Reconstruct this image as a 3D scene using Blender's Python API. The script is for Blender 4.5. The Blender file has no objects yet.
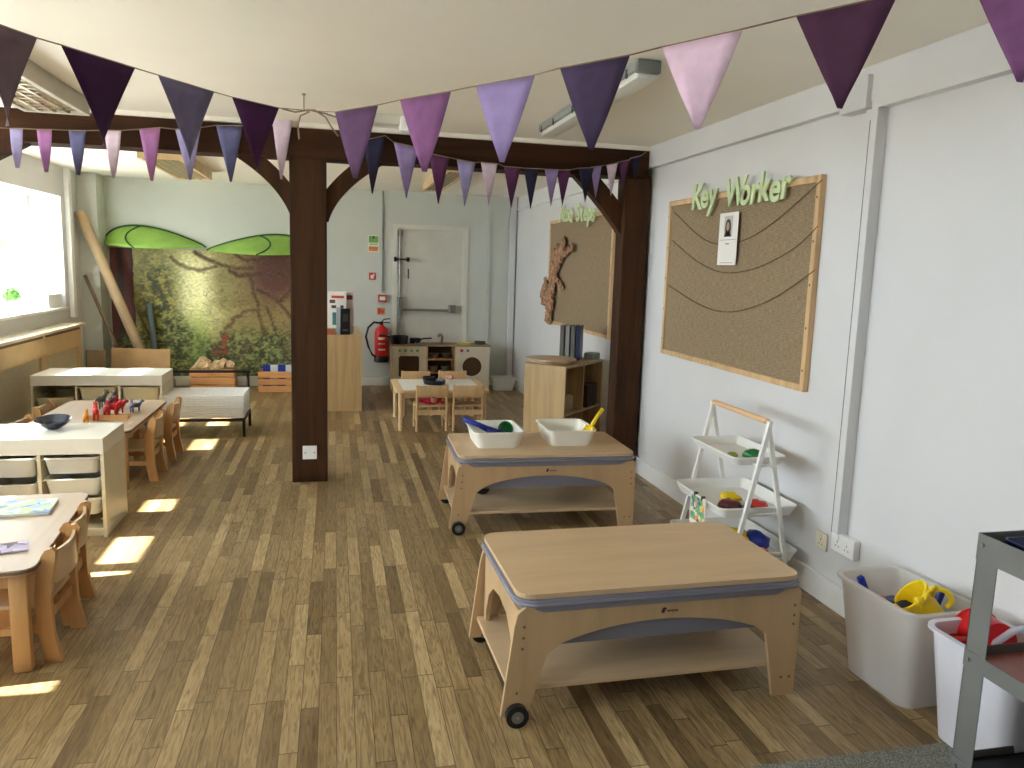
import bpy, bmesh, math, random
from mathutils import Vector, Matrix, noise as mnoise
random.seed(7)
PI = math.pi
C = bpy.context.scene.collection
sc = bpy.context.scene

# ------------------------------------------------------------------ camera
CP, CY, CR, CF, CH = .147616, .2257086, .0312672, 778.09, 1.6
fw = Vector((math.sin(CY)*math.cos(CP), math.cos(CY)*math.cos(CP), -math.sin(CP)))
rt = Vector((math.cos(CY), -math.sin(CY), 0)); up = rt.cross(fw)
r2 = rt*math.cos(CR)+up*math.sin(CR); u2 = -rt*math.sin(CR)+up*math.cos(CR)
cd = bpy.data.cameras.new('camera'); cam = bpy.data.objects.new('camera', cd); C.objects.link(cam)
cd.sensor_width = 36; cd.lens = CF*36/1024; cd.clip_start = .05; cd.clip_end = 200
cam.matrix_world = Matrix(((r2.x, u2.x, -fw.x, 0), (r2.y, u2.y, -fw.y, 0), (r2.z, u2.z, -fw.z, CH), (0, 0, 0, 1)))
sc.camera = cam

def ray(x, y):
    a, b = (x-512)/CF, -(y-384)/CF
    return r2*a+u2*b+fw
def atY(x, y, v):
    d = ray(x, y); return d*(v/d.y)+Vector((0, 0, CH))
def atX(x, y, v):
    d = ray(x, y); return d*(v/d.x)+Vector((0, 0, CH))
def atZ(x, y, z=0):
    d = ray(x, y); return d*((z-CH)/d.z)+Vector((0, 0, CH))

# ------------------------------------------------------------------ materials
def lin(c):
    return tuple(((v/255)/12.92 if v/255 <= .04045 else ((v/255+.055)/1.055)**2.4) for v in c)+(1,)
MATS = {}
def nodes(name):
    m = bpy.data.materials.new(name); m.use_nodes = True
    nt = m.node_tree; b = nt.nodes['Principled BSDF']
    return m, nt, b
def N(nt, t, **k):
    n = nt.nodes.new(t)
    for a, v in k.items(): setattr(n, a, v)
    return n
def math_(nt, op, a, b=None):
    n = N(nt, 'ShaderNodeMath', operation=op)
    for i, v in enumerate((a, b)):
        if v is None: continue
        if isinstance(v, (int, float)): n.inputs[i].default_value = v
        else: nt.links.new(v, n.inputs[i])
    return n.outputs[0]
def ramp(nt, fac, stops):
    n = N(nt, 'ShaderNodeValToRGB'); cr = n.color_ramp
    while len(cr.elements) < len(stops): cr.elements.new(.5)
    for e, (p, c) in zip(cr.elements, stops): e.position = p; e.color = lin(c)
    nt.links.new(fac, n.inputs[0]); return n.outputs[0]
def plain(name, c, rough=.55, var=.04, scale=6, metal=0, bump=0, spec=.5, coat=0):
    if name in MATS: return MATS[name]
    m, nt, b = nodes(name)
    tc = N(nt, 'ShaderNodeTexCoord'); no = N(nt, 'ShaderNodeTexNoise'); no.inputs['Scale'].default_value = scale
    no.inputs['Detail'].default_value = 4
    nt.links.new(tc.outputs['Object'], no.inputs['Vector'])
    lo = tuple(max(0, v*(1-var)) for v in c); hi = tuple(min(255, v*(1+var)) for v in c)
    nt.links.new(ramp(nt, no.outputs['Fac'], [(.3, lo), (.7, hi)]), b.inputs['Base Color'])
    b.inputs['Roughness'].default_value = rough; b.inputs['Metallic'].default_value = metal
    b.inputs['Specular IOR Level'].default_value = spec
    b.inputs['Coat Weight'].default_value = coat
    if bump:
        bp = N(nt, 'ShaderNodeBump'); bp.inputs['Strength'].default_value = bump; bp.inputs['Distance'].default_value = .01
        nt.links.new(no.outputs['Fac'], bp.inputs['Height']); nt.links.new(bp.outputs[0], b.inputs['Normal'])
    MATS[name] = m; return m
def wood(name, c, axis='X', rough=.45, var=.10, scale=14, stretch=.08, bump=.05):
    if name in MATS: return MATS[name]
    m, nt, b = nodes(name)
    tc = N(nt, 'ShaderNodeTexCoord'); mp = N(nt, 'ShaderNodeMapping')
    s = [1, 1, 1]; s['XYZ'.index(axis)] = stretch; mp.inputs['Scale'].default_value = s
    nt.links.new(tc.outputs['Object'], mp.inputs[0])
    no = N(nt, 'ShaderNodeTexNoise'); no.inputs['Scale'].default_value = scale; no.inputs['Detail'].default_value = 8
    no.inputs['Roughness'].default_value = .6; no.inputs['Distortion'].default_value = .6
    nt.links.new(mp.outputs[0], no.inputs['Vector'])
    lo = tuple(v*(1-var) for v in c); hi = tuple(min(255, v*(1+var*.7)) for v in c)
    nt.links.new(ramp(nt, no.outputs['Fac'], [(.3, lo), (.5, c), (.7, hi)]), b.inputs['Base Color'])
    b.inputs['Roughness'].default_value = rough
    if sum(c) < 150: b.inputs['Specular IOR Level'].default_value = .2
    bp = N(nt, 'ShaderNodeBump'); bp.inputs['Strength'].default_value = bump; bp.inputs['Distance'].default_value = .005
    nt.links.new(no.outputs['Fac'], bp.inputs['Height']); nt.links.new(bp.outputs[0], b.inputs['Normal'])
    MATS[name] = m; return m
def translucent(name, c, clear=.3, rough=.35):
    if name in MATS: return MATS[name]
    m = bpy.data.materials.new(name); m.use_nodes = True; nt = m.node_tree; nt.nodes.clear()
    out = N(nt, 'ShaderNodeOutputMaterial')
    p = N(nt, 'ShaderNodeBsdfPrincipled'); p.inputs['Base Color'].default_value = lin(c); p.inputs['Roughness'].default_value = rough
    tl = N(nt, 'ShaderNodeBsdfTranslucent'); tl.inputs[0].default_value = lin(c)
    tr = N(nt, 'ShaderNodeBsdfTransparent'); tr.inputs[0].default_value = lin(tuple(min(255, v*1.04) for v in c))
    m1 = N(nt, 'ShaderNodeMixShader'); m1.inputs[0].default_value = .35
    m2 = N(nt, 'ShaderNodeMixShader'); m2.inputs[0].default_value = clear
    nt.links.new(p.outputs[0], m1.inputs[1]); nt.links.new(tl.outputs[0], m1.inputs[2])
    nt.links.new(m1.outputs[0], m2.inputs[1]); nt.links.new(tr.outputs[0], m2.inputs[2]); nt.links.new(m2.outputs[0], out.inputs[0])
    MATS[name] = m; return m
def glassmat():
    m = bpy.data.materials.new('window_glass'); m.use_nodes = True; nt = m.node_tree; nt.nodes.clear()
    out = N(nt, 'ShaderNodeOutputMaterial')
    g = N(nt, 'ShaderNodeBsdfGlossy'); g.inputs['Roughness'].default_value = .02
    t = N(nt, 'ShaderNodeBsdfTransparent'); t.inputs[0].default_value = (.95, .97, .97, 1)
    x = N(nt, 'ShaderNodeMixShader'); x.inputs[0].default_value = .06
    nt.links.new(t.outputs[0], x.inputs[1]); nt.links.new(g.outputs[0], x.inputs[2]); nt.links.new(x.outputs[0], out.inputs[0])
    return m
def floormat():
    m, nt, b = nodes('wood_effect_vinyl')
    tc = N(nt, 'ShaderNodeTexCoord'); sp = N(nt, 'ShaderNodeSeparateXYZ'); nt.links.new(tc.outputs['Object'], sp.inputs[0])
    row = math_(nt, 'FLOOR', math_(nt, 'DIVIDE', sp.outputs['X'], .0625))
    def rnd_(v): return math_(nt, 'FRACT', math_(nt, 'ADD', math_(nt, 'MULTIPLY', math_(nt, 'SINE', v), 4375.85), 9000.0))
    o1 = rnd_(math_(nt, 'MULTIPLY', row, 12.9898))
    yy = math_(nt, 'ADD', math_(nt, 'DIVIDE', sp.outputs['Y'], .58), math_(nt, 'MULTIPLY', o1, 7.3))
    col = math_(nt, 'FLOOR', yy)
    shade = rnd_(math_(nt, 'ADD', math_(nt, 'MULTIPLY', row, 17.137), math_(nt, 'MULTIPLY', col, 78.233)))
    cb = N(nt, 'ShaderNodeCombineXYZ'); nt.links.new(math_(nt, 'MULTIPLY', shade, 5.0), cb.inputs[0]); nt.links.new(math_(nt, 'MULTIPLY', o1, 9.0), cb.inputs[1])
    base = ramp(nt, math_(nt, 'ADD', math_(nt, 'MULTIPLY', shade, .8), math_(nt, 'MULTIPLY', math_(nt, 'PINGPONG', row, 1.0), .2)), [(0, (118, 95, 63)), (.3, (142, 118, 80)), (.6, (160, 135, 96)), (.8, (172, 147, 106)), (1, (190, 165, 122))])
    # grain
    ad = N(nt, 'ShaderNodeVectorMath', operation='ADD'); nt.links.new(tc.outputs['Object'], ad.inputs[0]); nt.links.new(cb.outputs[0], ad.inputs[1])
    mp = N(nt, 'ShaderNodeMapping'); mp.inputs['Scale'].default_value = (1, .09, 1); nt.links.new(ad.outputs[0], mp.inputs[0])
    g = N(nt, 'ShaderNodeTexNoise'); g.inputs['Scale'].default_value = 48; g.inputs['Detail'].default_value = 6; g.inputs['Distortion'].default_value = 2.6
    nt.links.new(mp.outputs[0], g.inputs['Vector'])
    gv = ramp(nt, g.outputs['Fac'], [(.3, (172, 162, 148)), (.6, (255, 255, 255))])
    mx = N(nt, 'ShaderNodeMix', data_type='RGBA', blend_type='MULTIPLY'); mx.inputs['Factor'].default_value = .8
    nt.links.new(base, mx.inputs[6]); nt.links.new(gv, mx.inputs[7])
    # dark joints
    fx = math_(nt, 'FRACT', math_(nt, 'DIVIDE', sp.outputs['X'], .0625)); fy = math_(nt, 'FRACT', yy)
    j = math_(nt, 'MAXIMUM', math_(nt, 'LESS_THAN', fx, .05), math_(nt, 'LESS_THAN', fy, .009))
    mj = N(nt, 'ShaderNodeMix', data_type='RGBA'); nt.links.new(math_(nt, 'MULTIPLY', j, .75), mj.inputs['Factor'])
    nt.links.new(mx.outputs[2], mj.inputs[6]); mj.inputs[7].default_value = lin((80, 62, 42))
    nt.links.new(mj.outputs[2], b.inputs['Base Color'])
    b.inputs['Roughness'].default_value = .42; b.inputs['Specular IOR Level'].default_value = .4
    bp = N(nt, 'ShaderNodeBump'); bp.inputs['Strength'].default_value = .06; bp.inputs['Distance'].default_value = .002
    nt.links.new(g.outputs['Fac'], bp.inputs['Height']); nt.links.new(bp.outputs[0], b.inputs['Normal'])
    return m
def hessianmat():
    m, nt, b = nodes('hessian_cloth')
    tc = N(nt, 'ShaderNodeTexCoord')
    vals = []
    for ax in ((1, 420, 22), (1, 22, 420)):
        mp = N(nt, 'ShaderNodeMapping'); mp.inputs['Scale'].default_value = ax; nt.links.new(tc.outputs['Object'], mp.inputs[0])
        n = N(nt, 'ShaderNodeTexNoise'); n.inputs['Scale'].default_value = 1; n.inputs['Detail'].default_value = 3
        nt.links.new(mp.outputs[0], n.inputs['Vector']); vals.append(n.outputs['Fac'])
    f = math_(nt, 'MULTIPLY', math_(nt, 'ADD', vals[0], vals[1]), .5)
    nt.links.new(ramp(nt, f, [(.34, (116, 98, 73)), (.5, (144, 124, 96)), (.64, (168, 148, 120))]), b.inputs['Base Color'])
    b.inputs['Roughness'].default_value = .95
    bp = N(nt, 'ShaderNodeBump'); bp.inputs['Strength'].default_value = .4; bp.inputs['Distance'].default_value = .003
    nt.links.new(f, bp.inputs['Height']); nt.links.new(bp.outputs[0], b.inputs['Normal'])
    return m
def carpetmat():
    m, nt, b = nodes('grey_carpet')
    tc = N(nt, 'ShaderNodeTexCoord'); n = N(nt, 'ShaderNodeTexNoise'); n.inputs['Scale'].default_value = 260; n.inputs['Detail'].default_value = 2
    nt.links.new(tc.outputs['Object'], n.inputs['Vector'])
    nt.links.new(ramp(nt, n.outputs['Fac'], [(.35, (96, 97, 92)), (.5, (128, 128, 120)), (.65, (168, 168, 158))]), b.inputs['Base Color'])
    b.inputs['Roughness'].default_value = 1
    bp = N(nt, 'ShaderNodeBump'); bp.inputs['Strength'].default_value = .7; bp.inputs['Distance'].default_value = .004
    nt.links.new(n.outputs['Fac'], bp.inputs['Height']); nt.links.new(bp.outputs[0], b.inputs['Normal'])
    return m
def vcolmat(name, attr='Col', rough=.6):
    m, nt, b = nodes(name)
    a = N(nt, 'ShaderNodeVertexColor', layer_name=attr); nt.links.new(a.outputs[0], b.inputs['Base Color'])
    b.inputs['Roughness'].default_value = rough; return m
def blotches(name, cols, scale=30, rough=.6):
    m, nt, b = nodes(name)
    tc = N(nt, 'ShaderNodeTexCoord'); v = N(nt, 'ShaderNodeTexVoronoi'); v.inputs['Scale'].default_value = scale
    nt.links.new(tc.outputs['Object'], v.inputs['Vector'])
    sp = N(nt, 'ShaderNodeSeparateColor'); nt.links.new(v.outputs['Color'], sp.inputs[0])
    n = ramp(nt, sp.outputs[0], [(i/len(cols), c) for i, c in enumerate(cols)])
    n.node.color_ramp.interpolation = 'CONSTANT'
    nt.links.new(n, b.inputs['Base Color']); b.inputs['Roughness'].default_value = rough
    return m

WALL = plain('pale_blue_wall_paint', (214, 213, 213), .75, .012, 1.5, bump=.05)
BACKWALL = plain('grey_green_wall_paint', (199, 202, 194), .75, .015, 1.5, bump=.05)
CEIL = plain('cream_ceiling_paint', (245, 240, 229), .85, .012, 1.2, bump=.08)
WHITE = plain('white_gloss_paint', (240, 240, 238), .4, .01)
CREAM = plain('cream_gloss_paint', (216, 214, 202), .5, .015)
UPVC = plain('white_window_plastic', (235, 238, 240), .3, .005)
BEAM = wood('dark_stained_timber', (58, 34, 18), 'X', .75, .30, 16, .08, .25)
POSTW = wood('dark_stained_timber_upright', (62, 38, 20), 'Z', .75, .30, 16, .08, .25)
PINE = wood('pine_moulding', (208, 172, 126), 'Z', .5, .12, 20, .1)
PLY = wood('birch_plywood', (200, 172, 136), 'X', .4, .05, 12, .12)
PLYD = wood('birch_plywood_panel', (192, 160, 120), 'Z', .42, .05, 12, .12)
OAK = wood('light_oak_laminate', (190, 160, 114), 'Z', .4, .09, 22, .06)
HONEY = wood('honey_beech', (192, 146, 94), 'Z', .4, .08, 16, .1)
BEECH = wood('pale_beech_top', (186, 164, 140), 'Y', .35, .04, 16, .1)
PINEL = wood('pale_pine', (224, 190, 142), 'Z', .5, .07, 18, .1)
CRATE = wood('crate_pine', (205, 150, 96), 'X', .6, .12, 16, .1)
MDF = plain('raw_mdf', (206, 178, 134), .7, .03)
LAMW = plain('white_laminate', (224, 220, 206), .35, .01)
BLACK = plain('black_plastic', (22, 22, 25), .35, .05)
BLKM = plain('black_metal', (28, 27, 28), .45, .05, metal=.2)
GREYM = plain('grey_powder_coated_metal', (116, 115, 111), .5, .03, spec=.35)
GREYD = plain('dark_grey_metal', (70, 71, 68), .5, .03)
STEEL = plain('brushed_steel', (150, 150, 145), .35, .04, metal=.9)
WMET = plain('white_powder_coated_metal', (234, 233, 228), .4, .01)
TRAYW = plain('white_plastic', (236, 235, 226), .35, .01)
TUBC = translucent('clear_bluish_plastic', (188, 188, 204), .30, .2)
FROST = translucent('frosted_polypropylene', (244, 242, 240), .38, .4)
FTRAY = translucent('frosted_tray_plastic', (238, 238, 232), .14, .3)
BLUE = plain('blue_plastic', (22, 46, 150), .35, .05)
NAVY = plain('navy_plastic', (20, 30, 84), .4, .05)
RED = plain('red_plastic', (200, 22, 28), .35, .05)
YEL = plain('yellow_plastic', (242, 208, 30), .35, .04)
ORANGE = plain('orange_plastic', (232, 150, 24), .4, .05)
GREEN = plain('green_plastic', (30, 120, 60), .4, .05)
PINK = plain('pink_cloth', (214, 50, 92), .8, .15, 30)
SKINP = plain('soft_pink_plastic', (214, 150, 132), .5, .05)
CARD = plain('brown_cardboard', (188, 154, 108), .85, .04)
TUBE = plain('cardboard_tube', (190, 166, 130), .8, .05)
PAPER = plain('white_paper', (236, 233, 226), .7, .01)
LEAF = plain('lime_leaf_fabric', (150, 192, 88), .7, .07, 5)
LEAFD = plain('green_leaf_piping', (40, 96, 48), .7, .05)
LETG = plain('pale_green_card', (204, 220, 172), .8, .05)
TWINE = plain('jute_twine', (132, 116, 94), .9, .1)
DRKTW = plain('dark_garden_string', (92, 66, 40), .9, .1)
FLOOR = floormat(); HESS = hessianmat(); CARPET = carpetmat(); GLASS = glassmat()

# ------------------------------------------------------------------ mesh helpers
class MB:
    def __init__(s): s.bm = bmesh.new()
    def _x(s, vs, M):
        if M is not None: bmesh.ops.transform(s.bm, matrix=M, verts=vs)
    def box(s, a, b, bev=0, M=None):
        a = Vector(a); b = Vector(b)
        r = bmesh.ops.create_cube(s.bm, size=1); vs = r['verts']
        c = (a+b)/2; d = b-a
        for v in vs: v.co = Vector((v.co.x*abs(d.x), v.co.y*abs(d.y), v.co.z*abs(d.z)))+c
        if bev:
            es = list({e for v in vs for e in v.link_edges})
            r = bmesh.ops.bevel(s.bm, geom=es, offset=bev, segments=2, affect='EDGES', profile=.5)
            vs = list({v for f in r['faces'] for v in f.verts} | {v for v in vs if v.is_valid})
        s._x(vs, M); return s
    def tube(s, p0, p1, r, r1=None, n=12, cap=True):
        p0 = Vector(p0); p1 = Vector(p1); d = p1-p0; L = d.length
        if L < 1e-6: return s
        M = Matrix.Translation((p0+p1)/2) @ d.to_track_quat('Z', 'Y').to_matrix().to_4x4()
        bmesh.ops.create_cone(s.bm, cap_ends=cap, segments=n, radius1=r, radius2=r if r1 is None else r1, depth=L, matrix=M)
        return s
    def path(s, pts, r, n=8, flat=None):
        pts = [Vector(p) for p in pts]; rings = []
        for i, p in enumerate(pts):
            t = (pts[min(i+1, len(pts)-1)]-pts[max(i-1, 0)]).normalized()
            ref = Vector((0, 0, 1)) if abs(t.z) < .9 else Vector((0, 1, 0))
            a = t.cross(ref).normalized(); b = a.cross(t).normalized()
            rr = r[i] if isinstance(r, (list, tuple)) else r
            rings.append([s.bm.verts.new(p+a*(math.cos(2*PI*k/n)*rr)+b*(math.sin(2*PI*k/n)*rr*(flat or 1))) for k in range(n)])
        for A, B in zip(rings, rings[1:]):
            for k in range(n): s.bm.faces.new((A[k], A[(k+1) % n], B[(k+1) % n], B[k]))
        s.bm.faces.new(rings[0][::-1]); s.bm.faces.new(rings[-1]); return s
    def lathe(s, prof, c=(0, 0, 0), n=24, M=None, sx=1, sy=1):
        c = Vector(c); rings = []; allv = []
        for r, z in prof:
            ring = [s.bm.verts.new(c+Vector((math.cos(2*PI*k/n)*max(r, 1e-4)*sx, math.sin(2*PI*k/n)*max(r, 1e-4)*sy, z))) for k in range(n)]
            rings.append(ring); allv += ring
        for A, B in zip(rings, rings[1:]):
            for k in range(n): s.bm.faces.new((A[k], A[(k+1) % n], B[(k+1) % n], B[k]))
        s.bm.faces.new(rings[0][::-1]); s.bm.faces.new(rings[-1]); s._x(allv, M); return s
    def prism(s, poly, t, plane='XZ', off=0, M=None):
        # poly 2D; extruded along remaining axis from off to off+t
        def mk(u, v, w):
            return {'XZ': Vector((u, w, v)), 'YZ': Vector((w, u, v)), 'XY': Vector((u, v, w))}[plane]
        A = [s.bm.verts.new(mk(u, v, off)) for u, v in poly]; B = [s.bm.verts.new(mk(u, v, off+t)) for u, v in poly]
        n = len(poly)
        try: s.bm.faces.new(A); s.bm.faces.new(B[::-1])
        except ValueError: pass
        for k in range(n): s.bm.faces.new((A[k], B[k], B[(k+1) % n], A[(k+1) % n]))
        s._x(A+B, M); return s
    def ball(s, c, r, sz=(1, 1, 1), n=12):
        M = Matrix.Translation(Vector(c)) @ Matrix.Diagonal((r*sz[0], r*sz[1], r*sz[2], 1))
        bmesh.ops.create_uvsphere(s.bm, u_segments=n*2, v_segments=n, radius=1, matrix=M); return s
    def build(s, name, mat, parent=None, label=None, smooth=False, kind=None):
        bmesh.ops.recalc_face_normals(s.bm, faces=s.bm.faces[:])
        me = bpy.data.meshes.new(name); s.bm.to_mesh(me); s.bm.free()
        me.materials.append(mat)
        if smooth:
            for p in me.polygons: p.use_smooth = True
            if smooth == 'auto':
                me.set_sharp_from_angle(angle=math.radians(40))
        o = bpy.data.objects.new(name, me); C.objects.link(o)
        if parent: o.parent = parent
        if label: o['label'] = label
        if kind: o['kind'] = kind
        return o
def thing(name, label, cat, loc=(0, 0, 0), rz=0, group=None):
    o = bpy.data.objects.new(name, None); C.objects.link(o); o.empty_display_size = .05
    o.location = loc; o.rotation_euler = (0, 0, rz); o['label'] = label; o['category'] = cat
    if group: o['group'] = group
    return o
def tag(o, label, cat, group=None):
    o['label'] = label; o['category'] = cat
    if group: o['group'] = group
    return o
def struct(o):
    o['kind'] = 'structure'; return o
def dup(root, loc, rz, label, group=None):
    r = root.copy(); C.objects.link(r); r.location = loc; r.rotation_euler = (0, 0, rz); r['label'] = label
    if group: r['group'] = group
    for ch in list(root.children):
        c = ch.copy(); C.objects.link(c); c.parent = r
        for g in list(ch.children):
            d = g.copy(); C.objects.link(d); d.parent = c
    return r
def rrect(x0, y0, x1, y1, r, n=5):
    P = []
    for cx, cy, a in ((x1-r, y1-r, 0), (x0+r, y1-r, 90), (x0+r, y0+r, 180), (x1-r, y0+r, 270)):
        for k in range(n+1):
            t = math.radians(a+90*k/n); P.append((cx+r*math.cos(t), cy+r*math.sin(t)))
    return P
def shell(mb, top, bot, z1, z0, th=.004, rim=0):
    """open tray: rounded outlines top/bottom (x0,y0,x1,y1,r), walls with thickness"""
    def ring(q, z, d=0):
        x0, y0, x1, y1, r = q
        return [mb.bm.verts.new((x, y, z)) for x, y in rrect(x0-d, y0-d, x1+d, y1+d, max(.004, r+d))]
    R = [ring(top, z1-.008, rim), ring(top, z1, rim), ring(top, z1, 0), ring(bot, z0+th, -th)]
    O = [ring(top, z1-.008, th if rim else 0), ring(bot, z0, 0)]
    n = len(R[0])
    def br(A, B):
        for k in range(n): mb.bm.faces.new((A[k], A[(k+1) % n], B[(k+1) % n], B[k]))
    br(R[0], R[1]); br(R[1], R[2]); br(R[2], R[3]); mb.bm.faces.new(R[3]); br(R[0], O[0]); br(O[0], O[1]); mb.bm.faces.new(O[1])
    return mb
def text_mesh(name, s, size, mat, extr=.004, M=None, parent=None, shear=0, bold=0):
    cu = bpy.data.curves.new(name, 'FONT'); cu.body = s; cu.size = size; cu.extrude = extr; cu.shear = shear; cu.offset = bold
    t = bpy.data.objects.new(name, cu); C.objects.link(t)
    dg = bpy.context.evaluated_depsgraph_get(); me = bpy.data.meshes.new_from_object(t.evaluated_get(dg))
    bpy.data.objects.remove(t); me.name = name
    if M is not None: me.transform(M)
    me.materials.clear(); me.materials.append(mat)
    o = bpy.data.objects.new(name, me); C.objects.link(o)
    if parent: o.parent = parent
    return o

# ------------------------------------------------------------------ the room
XL, XR, YF, YB, ZC = -2.9, 2.38, -2.6, 10.4, 2.54
struct(MB().box((-3.5, YF-.2, -.1), (2.7, YB+.4, 0)).build('floor', FLOOR))
tag(MB().box((XL, YF, .0005), (XR-.003, 2.105, .006)).build('carpet', CARPET), 'grey flecked carpet edge beside the wood-effect floor at the bottom right', 'carpet')
struct(MB().box((-3.5, YF-.2, ZC), (2.7, YB+.4, ZC+.15)).build('ceiling', CEIL))
struct(MB().box((XR, YF, 0), (XR+.2, YB+.2, ZC)).build('wall_right', WALL))
b = MB()
DX0, DX1, DZ = .76, 1.70, 2.10
b.box((-3.4, YB, 0), (DX0, YB+.2, ZC)); b.box((DX1, YB, 0), (XR, YB+.2, ZC)); b.box((DX0, YB, DZ), (DX1, YB+.2, ZC)); b.box((DX0, YB+.16, 0), (DX1, YB+.2, DZ))
struct(b.build('wall_back', BACKWALL))
struct(MB().box((XL, 10.05, 0), (-2.69, YB, ZC)).build('wall_pier', BACKWALL))
# left wall with window openings (sill 1.03, head 2.24)
WIN = [(.1, 2.3), (2.92, 5.52), (6.78, 9.50)]
SZ, HZ = 1.03, 2.22
b = MB(); y = YF
for a, c in WIN:
    b.box((-3.4, y, 0), (XL, a, ZC)); b.box((-3.4, a, 0), (XL, c, (SZ if a > 2.5 else .85)-.03)); b.box((-3.4, a, HZ), (XL, c, ZC)); y = c
b.box((-3.4, y, 0), (XL, YB, ZC))
struct(b.build('wall_left', WALL))
# front wall behind the camera, colour darkened to cut light bounced forward
b = MB().box((-3.4, YF-.2, 0), (XR+.2, YF, ZC))
struct(b.build('wall_front', plain('bounce_cut_taupe', (128, 120, 110), .8, .02)))
def window(n, y0, y1, mull, SZ=SZ):
    f = MB(); x0, x1 = -3.29, -3.22
    f.box((x0, y0, SZ), (x1, y0+.07, HZ)); f.box((x0, y1-.10, SZ), (x1, y1, HZ)); f.box((x0, y0+.07, SZ), (x1, y1-.10, SZ+.10)); f.box((x0, y0+.07, HZ-.10), (x1, y1-.10, HZ))
    f.box((x0, y0+.07, 1.63), (x1, y1-.10, 1.76))
    for m in mull: f.box((x0-.01, m-.06, SZ), (x1+.02, m+.06, HZ), .008)
    fr = struct(f.build('window_%d' % n, UPVC))
    p = MB().box((-3.262, y0+.03, SZ+.05), (-3.256, y1-.03, HZ-.05)).build('window_pane', GLASS, fr)
    s = MB().box((-3.40, y0, SZ-.03), (XL+.03, y1, SZ), .006).build('window_sill', UPVC, fr)
    return fr
window(1, *WIN[2], [7.325, 8.12, 8.9]); window(2, *WIN[1], [3.6, 4.22]); window(3, *WIN[0], [.9, 1.6], .85)
struct(MB().box((-3.80, YF-.2, 2.43), (-3.40, YB+.2, 2.50)).build('added_sun_eave', WHITE))  # unseen eave outside, added to shorten the sun patches on the floor
# boxed pipe beside far window
struct(MB().box((XL, 9.62, 0.9), (XL+.05, 9.72, ZC), .006).build('trim_1', WHITE))
# boxing along the top of the right wall, in two lengths, with the junction box
struct(MB().box((XR-.05, 3.17, 2.385), (XR, 5.72, ZC)).build('trim_2', WALL))
struct(MB().box((XR-.05, YF, 2.35), (XR, 3.17, ZC)).build('trim_3', WALL))
struct(MB().box((XR-.03, 5.95, 2.36), (XR, YB, 2.39)).build('trim_4', WALL))
struct(MB().box((-3.0, 5.70, 2.51), (XR-.05, 5.98, ZC)).build('trim_5', CEIL))
def skirt(name, a, b_): struct(MB().box(a, b_, .004).build(name, WHITE))
skirt('baseboard_right', (XR-.02, 2.0, 0), (XR, YB, .13))
b = MB(); b.box((-2.69, YB-.02, 0), (DX0-.06, YB, .12), .004); b.box((DX1+.06, YB-.02, 0), (XR-.02, YB, .12), .004); struct(b.build('baseboard_back', CREAM))
# fire door
d = MB(); d.box((DX0+.03, YB+.03, .01), (DX1-.03, YB+.075, DZ-.03)); dr = struct(d.build('door_1', plain('door_paint', (206, 204, 192), .5, .02)))
d = MB(); d.box((DX0-.03, YB-.012, 0), (DX0+.035, YB+.09, DZ+.02)); d.box((DX1-.035, YB-.012, 0), (DX1+.03, YB+.09, DZ+.02)); d.box((DX0+.035, YB-.012, DZ-.035), (DX1-.035, YB+.09, DZ+.02)); d.build('door_frame', CREAM, dr)
h = MB(); h.box((DX0+.09, YB-.045, 1.0), (DX1-.2, YB-.02, 1.03), .004); h.box((DX1-.22, YB-.06, .98), (DX1-.12, YB+.03, 1.09), .01); h.box((DX0+.04, YB-.06, .95), (DX0+.10, YB+.03, 1.18), .01)
h.build('push_bar', STEEL, dr)
h = MB(); h.tube((DX0+.065, YB-.01, .1), (DX0+.065, YB-.01, 2.02), .012, n=8); h.box((DX0+.04, YB-.02, 1.97), (DX0+.10, YB+.03, 2.04)); h.build('bolt_rod', STEEL, dr)
h = MB(); h.tube((DX0+.0, YB-.03, 1.67), (DX0+.17, YB-.03, 1.67), .01, n=8); h.tube((DX0+.15, YB-.045, 1.67), (DX0+.19, YB-.045, 1.67), .03, n=10); h.tube((DX0-.01, YB-.045, 1.67), (DX0+.02, YB-.045, 1.67), .032, n=10)
h.box((DX0+.16, YB-.04, 1.66), (DX0+.18, YB+.03, 1.68)); h.build('door_catch', BLACK, dr)
MB().box((DX0+.175, YB+.024, 1.42), (DX0+.19, YB+.034, 1.55)).build('key_slot', BLACK, dr)
# timber frame
def beamgrain(mb, amp=.006):
    for v in mb.bm.verts:
        v.co += Vector((0, mnoise.noise(v.co*3), mnoise.noise(v.co*2.3+Vector((5, 0, 0)))))*amp
    return mb
b = MB(); nseg = 26
for i in range(nseg):
    x0 = XL+(XR-.05-XL)*i/nseg; x1 = XL+(XR-.05-XL)*(i+1)/nseg
    b.box((x0, 5.73, 2.31), (x1, 5.95, 2.51))
bmesh.ops.remove_doubles(b.bm, verts=b.bm.verts[:], dist=1e-4); beamgrain(b)
tag(b.build('ceiling_beam', BEAM), 'long dark brown timber beam running under the ceiling across the room', 'beam')
b = MB().box((-.308, 5.73, 0), (-.058, 5.95, 2.31), .008); t = tag(b.build('timber_post', POSTW), 'dark brown square timber post standing free in the middle of the floor', 'post')
s = thing('wall_socket', 'white blank switch plate low on the dark centre post', 'socket', (-.183, 5.73, .225))
MB().box((-.05, -.012, -.05), (.05, -.001, .05), .004).build('face_plate', WHITE, s)
m = MB(); m.tube((-.032, -.014, 0), (-.032, -.011, 0), .005); m.tube((.032, -.014, 0), (.032, -.011, 0), .005); m.build('screw', STEEL, s)
tag(MB().box((2.15, 5.73, 0), (XR-.024, 5.90, 2.31), .012).build('timber_pillar', POSTW), 'dark brown timber pillar against the right wall', 'post')
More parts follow.
